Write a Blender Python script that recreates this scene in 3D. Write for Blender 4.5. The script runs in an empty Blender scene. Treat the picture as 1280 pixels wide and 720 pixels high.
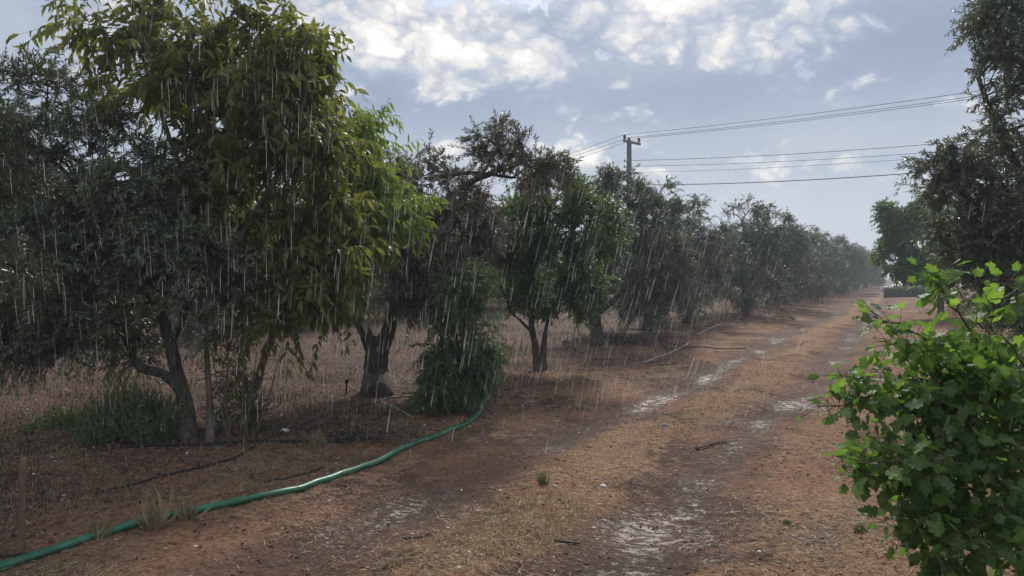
import bpy, math
import numpy as np
from mathutils import Matrix, Vector

SC = bpy.context.scene
COL = SC.collection
R = math.radians
pi = math.pi

# ------------------------------------------------------------------ camera
CAM_H = 1.60
F = 924.0
PITCH = math.atan(14.0 / F)
cam_d = bpy.data.cameras.new('camera')
cam = bpy.data.objects.new('camera', cam_d)
COL.objects.link(cam)
cam_d.sensor_width = 36.0
cam_d.lens = 36.0 * F / 1280.0
cam_d.clip_start = 0.05
cam_d.clip_end = 3000.0
cam.rotation_euler = (pi / 2 - PITCH, 0, 0)
cam.location = (0, 0, CAM_H)
SC.camera = cam
cp, sp = math.cos(PITCH), math.sin(PITCH)


def P(px, py, Y):
    """a world point on the line of sight of a picture pixel (1280 wide) at depth Y"""
    x = (px - 640.0) / F
    y = -(py - 360.0) / F
    d = (x, cp + y * sp, -sp + y * cp)
    k = Y / d[1]
    return np.array((d[0] * k, Y, CAM_H + d[2] * k))


# ------------------------------------------------------------------ relief
_rs = np.random.RandomState(5)
_waves = []
for _f, _a, _n in ((0.25, 0.030, 5), (0.9, 0.016, 6), (2.6, 0.009, 8), (7.0, 0.0060, 10), (19.0, 0.0034, 14)):
    for _ in range(_n):
        _t = _rs.uniform(0, 2 * pi)
        _k = _f * _rs.uniform(.7, 1.4)
        _waves.append((math.cos(_t) * _k, math.sin(_t) * _k, _rs.uniform(0, 2 * pi), _a * _rs.uniform(.6, 1.3) / math.sqrt(_n) * 1.6))


def hgt(x, y):
    x = np.asarray(x, float)
    y = np.asarray(y, float)
    z = np.zeros_like(x + y)
    for kx, ky, ph, a in _waves:
        z = z + a * np.sin(kx * x + ky * y + ph)
    v = x - 0.54 * y
    wob = 0.12 * np.sin(0.35 * y) + 0.08 * np.sin(0.9 * y + 1)
    z = z - 0.045 * np.exp(-((v + 3.5 + wob) / 0.33) ** 2) - 0.045 * np.exp(-((v + 1.6 + wob) / 0.33) ** 2)
    z = z + 0.03 * np.exp(-((v + 2.55 + wob) / 0.5) ** 2)
    z = z + 0.10 / (1 + np.exp((v + 5.6) / 0.35)) * np.clip(y / 12, 0, 1)
    return z


def G(px, py, dz=0.0):
    """ground point under a pixel"""
    x = (px - 640.0) / F
    y = -(py - 360.0) / F
    d = np.array((x, cp + y * sp, -sp + y * cp))
    z = 0.0
    for _ in range(8):
        k = (CAM_H - z) / -d[2]
        p = d * k
        z = float(hgt(p[0], p[1]))
    return np.array((p[0], p[1], z + dz))


# ------------------------------------------------------------------ mesh helpers
class MB:
    """collects vertices and faces of one mesh"""

    def __init__(self):
        self.v, self.f, self.n = [], [], 0

    def add(self, verts, polys, mat=0, rnd=0.5):
        verts = np.asarray(verts, float).reshape(-1, 3)
        for pl in (polys if isinstance(polys, list) else [polys]):
            pl = np.asarray(pl, int)
            if pl.size:
                r = np.broadcast_to(np.asarray(rnd, float), (len(pl),))
                self.f.append((pl + self.n, mat, r))
        self.v.append(verts)
        self.n += len(verts)

    def mesh(self, name, mats, smooth=False):
        V = np.concatenate(self.v)
        me = bpy.data.meshes.new(name)
        me.vertices.add(len(V))
        me.vertices.foreach_set('co', V.astype(np.float32).ravel())
        nl = sum(p.size for p, _, _ in self.f)
        nf = sum(len(p) for p, _, _ in self.f)
        loops = np.concatenate([p.ravel() for p, _, _ in self.f])
        tot = np.concatenate([np.full(len(p), p.shape[1]) for p, _, _ in self.f])
        st = np.concatenate([[0], np.cumsum(tot)[:-1]])
        me.loops.add(nl)
        me.polygons.add(nf)
        me.loops.foreach_set('vertex_index', loops.astype(np.int32))
        me.polygons.foreach_set('loop_start', st.astype(np.int32))
        me.polygons.foreach_set('material_index', np.concatenate([np.full(len(p), m) for p, m, _ in self.f]).astype(np.int32))
        me.polygons.foreach_set('use_smooth', np.full(nf, smooth))
        a = me.attributes.new('rnd', 'FLOAT', 'FACE')
        a.data.foreach_set('value', np.concatenate([r for _, _, r in self.f]).astype(np.float32))
        for m in mats:
            me.materials.append(m)
        me.update(calc_edges=True)
        me.validate()
        return me

    def build(self, name, mats, parent=None, smooth=False):
        if not isinstance(mats, (list, tuple)):
            mats = [mats]
        o = bpy.data.objects.new(name, self.mesh(name, mats, smooth))
        COL.objects.link(o)
        if parent is not None:
            o.parent = parent
        return o


def tag(o, label=None, cat=None, group=None, kind=None):
    if label:
        o['label'] = label
    if cat:
        o['category'] = cat
    if group:
        o['group'] = group
    if kind:
        o['kind'] = kind
    return o


def empty(name, loc, label, cat, group=None):
    o = bpy.data.objects.new(name, None)
    COL.objects.link(o)
    o.location = tuple(float(c) for c in loc)
    o.empty_display_size = 0.2
    return tag(o, label, cat, group)


def copy_thing(o, loc, rz, sc, label, group=None):
    c = o.copy()
    COL.objects.link(c)
    c.location = tuple(float(q) for q in loc)
    c.rotation_euler = (0, 0, rz)
    c.scale = sc if isinstance(sc, tuple) else (sc, sc, sc)
    c['label'] = label
    if group:
        c['group'] = group
    for ch in list(o.children):
        d = ch.copy()
        COL.objects.link(d)
        d.parent = c
    return c


def nrm(a):
    return a / np.maximum(np.linalg.norm(a, axis=-1, keepdims=True), 1e-9)


def smooth_path(pts, n):
    """Catmull-Rom through the points"""
    p = np.asarray(pts, float)
    if len(p) < 3:
        t = np.linspace(0, 1, n)[:, None]
        return p[0] * (1 - t) + p[-1] * t
    q = np.vstack([2 * p[0] - p[1], p, 2 * p[-1] - p[-2]])
    m = len(p) - 1
    out = []
    for u in np.linspace(0, m - 1e-6, n):
        i = int(u)
        t = u - i
        a, b, c, d = q[i:i + 4]
        out.append(.5 * (2 * b + (c - a) * t + (2 * a - 5 * b + 4 * c - d) * t * t + (3 * b - 3 * c + d - a) * t ** 3))
    return np.array(out)


def tube(mb, pts, rad, sides=8, mat=0, rnd=0.5, rough=0.0, rng=None, flat=1.0, cap=True):
    pts = np.asarray(pts, float)
    n = len(pts)
    rad = np.broadcast_to(np.asarray(rad, float), (n,))
    T = nrm(np.gradient(pts, axis=0))
    ref = np.array((0, 0, 1.0)) if abs(T[0, 2]) < .8 else np.array((1.0, 0, 0))
    A = np.zeros((n, 3))
    a = nrm(np.cross(ref, T[0]))
    for i in range(n):
        a = a - T[i] * np.dot(a, T[i])
        a = a / max(np.linalg.norm(a), 1e-9)
        A[i] = a
    B = np.cross(T, A)
    th = np.linspace(0, 2 * pi, sides, endpoint=False)
    rr = rad[:, None] * np.ones((n, sides))
    if rough and rng is not None:
        ph = rng.uniform(0, 2 * pi, 4)
        s = np.linspace(0, 1, n)[:, None]
        rr = rr * (1 + rough * (.5 * np.sin(3 * th[None] + 5 * s + ph[0]) + .35 * np.sin(5 * th[None] - 9 * s + ph[1]) + .4 * rng.uniform(-1, 1, (n, sides))))
    V = pts[:, None] + rr[..., None] * (np.cos(th)[None, :, None] * A[:, None] + flat * np.sin(th)[None, :, None] * B[:, None])
    i = np.arange(n - 1)[:, None] * sides
    j = np.arange(sides)[None]
    jn = (j + 1) % sides
    q = np.stack([i + j, i + jn, i + sides + jn, i + sides + j], -1).reshape(-1, 4)
    polys = [q]
    if cap:
        polys += [np.arange(sides)[::-1][None], ((n - 1) * sides + np.arange(sides))[None]]
    mb.add(V.reshape(-1, 3), polys, mat, rnd)


def many_tubes(mb, PT, r0, r1, mat=0, rnd=0.5, sides=3):
    """PT (N,K,3): N thin tapering tubes at once"""
    N, K, _ = PT.shape
    T = nrm(np.gradient(PT, axis=1))
    ref = np.where(np.abs(T[:, :1, 2:3]) > .85, np.array((1.0, 0, 0)), np.array((0, 0, 1.0)))
    A = nrm(np.cross(T, np.broadcast_to(ref, T.shape)))
    B = np.cross(T, A)
    rad = (np.asarray(r0).reshape(-1, 1) * (1 - np.linspace(0, 1, K)) + np.asarray(r1).reshape(-1, 1) * np.linspace(0, 1, K))
    th = np.linspace(0, 2 * pi, sides, endpoint=False)
    V = PT[:, :, None] + np.broadcast_to(rad, (N, K))[:, :, None, None] * (np.cos(th)[:, None] * A[:, :, None] + np.sin(th)[:, None] * B[:, :, None])
    b = (np.arange(N) * K * sides)[:, None, None]
    i = (np.arange(K - 1) * sides)[None, :, None]
    j = np.arange(sides)[None, None]
    jn = (j + 1) % sides
    q = np.stack([b + i + j, b + i + jn, b + i + sides + jn, b + i + sides + j], -1).reshape(-1, 4)
    r = np.repeat(np.broadcast_to(np.asarray(rnd, float), (N,)), (K - 1) * sides)
    mb.add(V.reshape(-1, 3), q, mat, r)


# leaf shapes: x across (half width 1), y along (0..1), z out of the blade (in lengths)
LEAF4 = (np.array([(0, 0, 0), (-1, .45, .03), (0, 1, -.04), (1, .45, .03)], float), [(0, 1, 2, 3)])
LEAF6 = (np.array([(0, 0, 0), (-.8, .28, .0), (-.75, .68, -.02), (0, 1, -.10), (.75, .68, -.02), (.8, .28, .0)], float), [(0, 1, 2, 3), (0, 3, 4, 5)])
LEAFP = (np.array([(0, 0, 0), (-.9, .28, .03), (0, .3, -.02), (.9, .28, .03), (-.85, .62, -.06), (0, .64, -.11), (.85, .62, -.06), (0, 1, -.34)], float),
         [(0, 1, 2), (0, 2, 3), (1, 4, 5, 2), (2, 5, 6, 3), (4, 7, 5), (5, 7, 6)])


def broad_leaf():
    half = [(.0, .0), (.30, -.10), (.62, -.02), (.88, .16), (.66, .28), (1.0, .46), (.86, .60), (.50, .60), (.52, .76), (.30, .78), (.26, .90), (0, 1.0)]
    pts = []
    for (x0, y0), (x1, y1) in zip(half[:-1], half[1:]):
        pts.append((x0, y0))
        pts.append(((x0 + x1) / 2 * 1.05 + .02, (y0 + y1) / 2 + .012))
        pts.append((x0 * .3 + x1 * .7 - .035, y0 * .3 + y1 * .7))
    pts.append(half[-1])
    right = [p for p in pts]
    left = [(-x, y) for x, y in pts[1:-1]][::-1]
    outl = right + left
    V = [(0, .22, -.02), (0, .6, -.02)]
    for i, (x, y) in enumerate(outl):
        V.append((x, y, .07 * abs(x) - .22 * max(0, y - .35) ** 2 - .06 * max(0, abs(x) - .6) + .018 * math.sin(i * 1.7)))
    n = len(outl)
    faces = []
    for i in range(n):
        j = (i + 1) % n
        c = 0 if (outl[i][1] + outl[j][1]) / 2 < .45 else 1
        faces.append((c, 2 + i, 2 + j))
    # close the gap between the two fan centres
    for i in range(n):
        j = (i + 1) % n
        a = (outl[i][1] + outl[j][1]) / 2 < .45
        k = (j + 1) % n
        b = (outl[j][1] + outl[k][1]) / 2 < .45
        if a != b:
            faces.append((0, 2 + j, 1) if a else (1, 2 + j, 0))
    return np.array(V, float), faces


LEAFB = broad_leaf()


def leaves(mb, tmpl, p, d, n, L, W, mat=0, rnd=0.5):
    T, F_ = tmpl
    N = len(p)
    d = nrm(d)
    n = nrm(n - d * np.sum(n * d, -1, keepdims=True))
    s = np.cross(d, n)
    L = np.broadcast_to(L, (N,))
    W = np.broadcast_to(W, (N,))
    V = p[:, None] + (T[None, :, 1:2] * L[:, None, None]) * d[:, None] + (T[None, :, 0:1] * (W / 2)[:, None, None]) * s[:, None] + (T[None, :, 2:3] * L[:, None, None]) * n[:, None]
    k = len(T)
    polys, rs = [], []
    r = np.broadcast_to(np.asarray(rnd, float), (N,))
    for size in sorted(set(len(f) for f in F_)):
        fs = np.array([f for f in F_ if len(f) == size])
        polys.append((np.arange(N)[:, None, None] * k + fs[None]).reshape(-1, size))
        rs.append(np.repeat(r, len(fs)))
    base = mb.n
    mb.v.append(V.reshape(-1, 3))
    mb.n += V.shape[0] * k
    for pl, rr in zip(polys, rs):
        mb.f.append((pl + base, mat, rr))


# ------------------------------------------------------------------ node helpers
class NT:
    def __init__(self, tree):
        self.t = tree

    def n(self, typ, **kw):
        nd = self.t.nodes.new(typ)
        for k, v in kw.items():
            setattr(nd, k, v)
        return nd

    def link(self, a, b):
        self.t.links.new(a, b)

    def put(self, sock, v):
        if hasattr(v, 'is_output'):
            self.link(v, sock)
        elif isinstance(v, (tuple, list)) and len(v) == 3 and sock.type == 'RGBA':
            sock.default_value = (*v, 1)
        else:
            sock.default_value = v

    def m(self, op, a, b=None, c=None, clamp=False):
        nd = self.n('ShaderNodeMath', operation=op, use_clamp=clamp)
        for i, v in enumerate((a, b, c)):
            if v is not None:
                self.put(nd.inputs[i], v)
        return nd.outputs[0]

    def noise(self, vec, scale, detail=4, rough=.55, dist=0.0):
        nd = self.n('ShaderNodeTexNoise')
        self.link(vec, nd.inputs['Vector'])
        nd.inputs['Scale'].default_value = scale
        nd.inputs['Detail'].default_value = detail
        nd.inputs['Roughness'].default_value = rough
        nd.inputs['Distortion'].default_value = dist
        return nd.outputs[0]

    def ramp(self, f, a, b, lo=0.0, hi=1.0, smooth=True):
        nd = self.n('ShaderNodeMapRange')
        nd.interpolation_type = 'SMOOTHSTEP' if smooth else 'LINEAR'
        self.put(nd.inputs[0], f)
        nd.inputs[1].default_value = a
        nd.inputs[2].default_value = b
        nd.inputs[3].default_value = lo
        nd.inputs[4].default_value = hi
        return nd.outputs[0]

    def mix(self, f, a, b, blend='MIX'):
        nd = self.n('ShaderNodeMix', data_type='RGBA', blend_type=blend)
        self.put(nd.inputs[0], f)
        self.put(nd.inputs[6], a)
        self.put(nd.inputs[7], b)
        return nd.outputs[2]

    def vec(self, x, y, z):
        nd = self.n('ShaderNodeCombineXYZ')
        for i, v in enumerate((x, y, z)):
            self.put(nd.inputs[i], v)
        return nd.outputs[0]

    def sep(self, v):
        nd = self.n('ShaderNodeSeparateXYZ')
        self.link(v, nd.inputs[0])
        return nd.outputs

    def bump(self, h, strength, dist):
        nd = self.n('ShaderNodeBump')
        self.put(nd.inputs['Height'], h)
        nd.inputs['Strength'].default_value = strength
        nd.inputs['Distance'].default_value = dist
        return nd.outputs[0]


def new_mat(name):
    m = bpy.data.materials.new(name)
    m.use_nodes = True
    m.node_tree.nodes.clear()
    t = NT(m.node_tree)
    out = t.n('ShaderNodeOutputMaterial')
    return m, t, out


def foliage(name, dark, light, under=None, trans=0.3, tcol=None, rough=.5, spec=.4, crinkle=0):
    dark, light = tuple(c * 1.45 for c in dark), tuple(c * 1.45 for c in light)
    under = under and tuple(c * 1.25 for c in under)
    tcol = tcol and tuple(c * 1.3 for c in tcol)
    m, t, out = new_mat(name)
    at = t.n('ShaderNodeAttribute', attribute_name='rnd')
    col = t.mix(at.outputs['Fac'], dark, light)
    if under:
        g = t.n('ShaderNodeNewGeometry')
        col = t.mix(g.outputs['Backfacing'], col, under)
    b = t.n('ShaderNodeBsdfPrincipled')
    t.put(b.inputs['Base Color'], col)
    b.inputs['Roughness'].default_value = rough
    b.inputs['Specular IOR Level'].default_value = spec
    if crinkle:
        oc = t.n('ShaderNodeTexCoord').outputs['Object']
        t.link(t.bump(t.noise(oc, 75, 3, .6), crinkle, .012), b.inputs['Normal'])
    tr = t.n('ShaderNodeBsdfTranslucent')
    c2 = t.mix(at.outputs['Fac'], tuple(c * .6 for c in (tcol or light)), tcol or light)
    t.put(tr.inputs['Color'], c2)
    mx = t.n('ShaderNodeMixShader')
    mx.inputs[0].default_value = trans
    t.link(b.outputs[0], mx.inputs[1])
    t.link(tr.outputs[0], mx.inputs[2])
    t.link(mx.outputs[0], out.inputs[0])
    return m


def simple(name, c1, c2=None, scale=20, rough=.7, spec=.3, bump=0.0, bdist=.01, metal=0, stretch=None, rough2=None):
    m, t, out = new_mat(name)
    tc = t.n('ShaderNodeTexCoord').outputs['Object']
    v = tc
    if stretch:
        mp = t.n('ShaderNodeMapping')
        t.link(tc, mp.inputs[0])
        mp.inputs['Scale'].default_value = stretch
        v = mp.outputs[0]
    nz = t.noise(v, scale, 5, .6)
    b = t.n('ShaderNodeBsdfPrincipled')
    t.put(b.inputs['Base Color'], t.mix(t.ramp(nz, .3, .7), c1, c2 or c1))
    if rough2 is not None:
        t.put(b.inputs['Roughness'], t.ramp(nz, .3, .7, rough, rough2))
    else:
        b.inputs['Roughness'].default_value = rough
    b.inputs['Specular IOR Level'].default_value = spec
    b.inputs['Metallic'].default_value = metal
    if bump:
        t.link(t.bump(nz, bump, bdist), b.inputs['Normal'])
    t.link(b.outputs[0], out.inputs[0])
    return m


def straw_mat(name, a, b_, c):
    m, t, out = new_mat(name)
    at = t.n('ShaderNodeAttribute', attribute_name='rnd').outputs['Fac']
    col = t.mix(t.ramp(at, 0, .5), a, b_)
    col = t.mix(t.ramp(at, .5, 1), col, c)
    b = t.n('ShaderNodeBsdfPrincipled')
    t.put(b.inputs['Base Color'], col)
    b.inputs['Roughness'].default_value = .7
    b.inputs['Specular IOR Level'].default_value = .3
    tr = t.n('ShaderNodeBsdfTranslucent')
    t.put(tr.inputs['Color'], col)
    mx = t.n('ShaderNodeMixShader')
    mx.inputs[0].default_value = .15
    t.link(b.outputs[0], mx.inputs[1])
    t.link(tr.outputs[0], mx.inputs[2])
    t.link(mx.outputs[0], out.inputs[0])
    return m


M = {}
M['olive'] = foliage('olive_leaf', (.030, .044, .018), (.105, .122, .055), under=(.14, .155, .105), trans=.28, tcol=(.12, .135, .05), rough=.36, spec=.55)
M['olive_dark'] = foliage('olive_leaf_dense', (.03, .042, .022), (.07, .09, .045), under=(.105, .12, .085), trans=.28, tcol=(.11, .135, .045), rough=.38, spec=.5)
M['olive_grey'] = foliage('olive_leaf_grey', (.05, .052, .030), (.12, .112, .066), under=(.16, .155, .11), trans=.24, tcol=(.14, .125, .06), rough=.38, spec=.55)
M['peach'] = foliage('peach_leaf', (.045, .058, .017), (.10, .115, .030), trans=.46, tcol=(.23, .245, .04), rough=.45)
M['peach_bright'] = foliage('peach_leaf_young', (.05, .09, .018), (.12, .18, .035), trans=.45, tcol=(.26, .36, .04), rough=.45)
M['green'] = foliage('citrus_leaf', (.035, .065, .026), (.09, .135, .05), trans=.32, tcol=(.15, .24, .05), rough=.4)
M['green_far'] = foliage('walnut_leaf', (.04, .08, .022), (.10, .17, .04), trans=.38, tcol=(.18, .30, .05), rough=.45)
M['bush'] = foliage('broad_leaf', (.020, .046, .015), (.115, .17, .050), under=(.13, .18, .08), trans=.40, tcol=(.20, .38, .045), rough=.42, spec=.45, crinkle=.9)
M['bush_young'] = foliage('broad_leaf_young', (.08, .16, .03), (.15, .24, .05), trans=.42, tcol=(.3, .5, .05), rough=.42, crinkle=.8)
M['sucker'] = foliage('shrub_leaf', (.035, .05, .02), (.085, .10, .04), trans=.3, tcol=(.14, .17, .05))
M['weed'] = foliage('weed_blade', (.045, .065, .028), (.12, .145, .06), trans=.3, tcol=(.14, .18, .06))
M['bark'] = simple('olive_bark', (.05, .04, .032), (.13, .105, .085), 16, .9, .15, .9, .03, stretch=(1, 1, .35))
M['bark_pale'] = simple('smooth_bark', (.09, .075, .06), (.17, .145, .115), 12, .8, .2, .4, .01, stretch=(1, 1, .4))
M['twig'] = simple('twig_bark', (.06, .05, .04), (.11, .09, .07), 30, .85)
M['stem'] = simple('shrub_stem', (.07, .075, .035), (.12, .09, .05), 30, .7)
M['straw'] = straw_mat('straw', (.20, .13, .075), (.33, .235, .13), (.46, .37, .24))
M['litter'] = straw_mat('leaf_litter', (.030, .017, .012), (.105, .055, .034), (.24, .17, .115))
M['drygrass'] = straw_mat('dry_grass', (.22, .16, .085), (.34, .26, .14), (.46, .38, .23))
M['greengrass'] = straw_mat('green_grass', (.06, .10, .03), (.12, .16, .05), (.26, .24, .10))
M['stone'] = simple('stone', (.16, .13, .11), (.36, .33, .30), 14, .8, .3, .5, .01)
M['stone_pale'] = simple('pale_stone', (.50, .46, .42), (.68, .65, .60), 14, .7, .3, .3, .01)


def hose_mat():
    m, t, out = new_mat('muddy_hose')
    co = t.n('ShaderNodeTexCoord').outputs['Object']
    col = t.mix(t.ramp(t.noise(co, 4, 3), .35, .65), (.010, .098, .048), (.022, .16, .082))
    mud = t.ramp(t.noise(co, 17, 6, .7), .50, .64)
    s_ = t.sep(t.n('ShaderNodeNewGeometry').outputs['Normal'])
    side = t.ramp(s_[2], .75, -.3, .35, 1.0)
    mud = t.m('MULTIPLY', mud, side)
    col = t.mix(t.m('MULTIPLY', mud, .8), col, (.13, .075, .048))
    b = t.n('ShaderNodeBsdfPrincipled')
    t.put(b.inputs['Base Color'], col)
    t.put(b.inputs['Roughness'], t.m('ADD', .33, t.m('MULTIPLY', mud, .5)))
    t.link(t.bump(t.noise(co, 30, 4, .6), .3, .004), b.inputs['Normal'])
    t.link(b.outputs[0], out.inputs[0])
    return m


M['hose'] = hose_mat()
M['black'] = simple('black_polythene', (.012, .012, .013), (.03, .028, .026), 9, .6, .25)
M['pale_pipe'] = simple('weathered_pipe', (.24, .23, .22), (.36, .34, .32), 12, .5, .4)
M['stake'] = simple('weathered_wood', (.13, .085, .055), (.22, .15, .10), 20, .85, .2, .5, .006, stretch=(1, 1, .2))
M['wire'] = simple('wire', (.03, .03, .032), (.05, .05, .055), 4, .5)
M['pole'] = simple('pole_wood', (.10, .095, .09), (.17, .16, .15), 3, .85, .2, .4, .01, stretch=(6, 6, .6))
M['steel'] = simple('galvanised_steel', (.14, .14, .145), (.22, .22, .23), 6, .55, .4, metal=.3)
M['insul'] = simple('brown_porcelain', (.03, .022, .02), (.05, .035, .03), 6, .25, .6)
M['clod'] = simple('clod_earth', (.045, .022, .014), (.17, .085, .050), 9, .9, .2, .6, .004)
M['sack'] = simple('white_plastic', (.30, .26, .22), (.48, .42, .36), 12, .6, .4, .5, .02)
M['car'] = simple('white_car_paint', (.72, .73, .75), (.78, .79, .80), 3, .25, .5)
M['glass'] = simple('dark_car_glass', (.02, .022, .025), (.03, .03, .035), 3, .08, .6)
M['tyre'] = simple('tyre_rubber', (.02, .02, .02), (.03, .03, .03), 9, .85)
M['wall'] = simple('mossy_block', (.022, .035, .02), (.055, .06, .04), 4, .95, .2, .8, .05)

# ------------------------------------------------------------------ ground
def axis(lo, hi, a, b, d, g):
    mid = list(np.arange(a, b, d))
    s, x, up = d, b, []
    while x < hi:
        up.append(x)
        s *= g
        x += s
    up.append(hi)
    s, x, dn = d * g, a - d * g, []
    while x > lo:
        dn.append(x)
        s *= g
        x -= s
    dn.append(lo)
    return np.array(dn[::-1] + mid + up)


def ground_mat():
    m, t, out = new_mat('red_earth')
    co = t.n('ShaderNodeTexCoord').outputs['Object']
    s = t.sep(co)
    v = t.m('SUBTRACT', s[0], t.m('MULTIPLY', s[1], .54))
    u = t.m('ADD', s[1], t.m('MULTIPLY', s[0], .54))
    wob = t.m('ADD', t.m('MULTIPLY', t.m('SINE', t.m('MULTIPLY', s[1], .35)), .12), t.m('MULTIPLY', t.m('SINE', t.m('ADD', t.m('MULTIPLY', s[1], .9), 1.0)), .08))
    vw = t.m('ADD', v, wob)
    uv = t.vec(t.m('MULTIPLY', u, .45), v, 0.0)
    big = t.noise(co, .55, 4, .6)
    lon = t.noise(uv, 1.1, 5, .62, .4)
    mid = t.noise(co, 3.2, 6, .65)
    fin = t.noise(co, 22, 6, .7)
    grit = t.noise(co, 90, 4, .7)
    vor = t.n('ShaderNodeTexVoronoi')
    t.link(co, vor.inputs['Vector'])
    vor.inputs['Scale'].default_value = 38
    # streaky fibres of trodden straw
    mp = t.n('ShaderNodeMapping')
    t.link(co, mp.inputs[0])
    mp.inputs['Scale'].default_value = (1, .18, 1)
    mp.inputs['Rotation'].default_value = (0, 0, .9)
    fib = t.noise(mp.outputs[0], 70, 4, .6, 1.2)
    mp2 = t.n('ShaderNodeMapping')
    t.link(co, mp2.inputs[0])
    mp2.inputs['Scale'].default_value = (.2, 1, 1)
    mp2.inputs['Rotation'].default_value = (0, 0, .5)
    fib2 = t.noise(mp2.outputs[0], 60, 4, .6, 1.2)
    fib = t.m('MAXIMUM', fib, fib2)

    def gauss(c, w):
        d = t.m('DIVIDE', t.m('ADD', vw, -c), w)
        return t.m('EXPONENT', t.m('MULTIPLY', t.m('MULTIPLY', d, d), -1.0))
    rutL, rutR, mid_ = gauss(-3.5, .42), gauss(-1.6, .42), gauss(-2.55, .45)
    ruts = t.m('MAXIMUM', rutL, rutR)
    # base soils
    med = t.noise(co, 9.0, 5, .7)
    col = t.mix(t.ramp(med, .40, .60), (.070, .034, .022), (.27, .148, .096))
    col = t.mix(t.ramp(mid, .40, .62), (.085, .044, .030), col)
    col = t.mix(t.ramp(big, .42, .62), col, (.27, .138, .078))
    # straw cover: off the ruts
    sm = t.m('ADD', t.m('ADD', t.m('MULTIPLY', lon, 1.0), t.m('MULTIPLY', mid, .35)), t.m('MULTIPLY', ruts, -.28))
    sm = t.m('ADD', sm, t.m('ADD', t.m('MULTIPLY', mid_, .12), t.m('MULTIPLY', t.m('SUBTRACT', med, .5), .7)))
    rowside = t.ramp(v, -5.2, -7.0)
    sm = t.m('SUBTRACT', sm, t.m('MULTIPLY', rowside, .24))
    straw = t.ramp(sm, .60, .80)
    fibm = t.ramp(fib, .50, .66)
    strawc = t.mix(fibm, (.23, .12, .060), (.52, .35, .19))
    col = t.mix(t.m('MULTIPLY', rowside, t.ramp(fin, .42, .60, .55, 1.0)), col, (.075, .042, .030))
    col = t.mix(t.m('MULTIPLY', straw, .85), col, strawc)
    # dark dung / wet clods
    clod = t.m('MULTIPLY', t.ramp(fin, .50, .62), t.m('SUBTRACT', 1.0, t.m('MULTIPLY', straw, .7)))
    col = t.mix(t.m('MULTIPLY', clod, .72), col, (.045, .024, .016))
    # pale crumbs
    cr = t.ramp(vor.outputs['Distance'], .16, .05)
    crm = t.m('MULTIPLY', cr, t.ramp(grit, .58, .66))
    col = t.mix(t.m('MULTIPLY', crm, .7), col, (.40, .32, .25))
    # wet, washed mud in the ruts
    wz = t.noise(uv, 2.2, 7, .72, .3)
    near = t.m('MULTIPLY', gauss(-2.4, 1.7), t.ramp(s[1], 5.6, 4.4))
    wm = t.m('ADD', t.m('MULTIPLY', ruts, .30), t.m('MULTIPLY', near, .10))
    wm = t.m('ADD', wm, t.m('ADD', t.m('MULTIPLY', wz, .62), t.m('MULTIPLY', big, .25)))
    wf = t.m('SUBTRACT', wm, t.m('ADD', t.m('MULTIPLY', fin, .75), t.m('MULTIPLY', grit, .45)))
    gate = t.noise(uv, .55, 2, .5)
    wf = t.m('ADD', wf, t.m('MULTIPLY', t.m('SUBTRACT', gate, .55), 1.1))
    mp3 = t.n('ShaderNodeMapping')
    t.link(co, mp3.inputs[0])
    mp3.inputs['Scale'].default_value = (.7, 1.5, 1)
    spk = t.noise(mp3.outputs[0], 15, 4, .65, .6)
    wet = t.m('MULTIPLY', t.ramp(wf, .06, .18), t.ramp(spk, .475, .525))
    damp = t.ramp(wm, .48, .72)
    col = t.mix(t.m('MULTIPLY', damp, .5), col, (.060, .027, .017))
    col = t.mix(t.m('MULTIPLY', wet, .8), col, (.085, .058, .047))
    b = t.n('ShaderNodeBsdfPrincipled')
    t.put(b.inputs['Base Color'], col)
    r = t.m('SUBTRACT', .92, t.m('ADD', t.m('MULTIPLY', damp, .10), t.m('MULTIPLY', wet, .43)))
    t.put(b.inputs['Roughness'], r)
    t.put(b.inputs['Specular IOR Level'], t.m('ADD', .22, t.m('MULTIPLY', wet, .25)))
    h = t.m('ADD', t.m('MULTIPLY', fin, .55), t.m('MULTIPLY', grit, .18))
    h = t.m('ADD', h, t.m('ADD', t.m('MULTIPLY', mid, .9), t.m('MULTIPLY', med, 1.0)))
    h = t.m('ADD', h, t.m('MULTIPLY', t.m('MULTIPLY', fibm, straw), .10))
    h = t.m('ADD', h, t.m('MULTIPLY', crm, .12))
    hb = t.m('MULTIPLY', h, t.m('SUBTRACT', 1.0, t.m('MULTIPLY', wet, .72)))
    t.link(t.bump(hb, 1.0, .055), b.inputs['Normal'])
    t.link(b.outputs[0], out.inputs[0])
    return m


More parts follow.
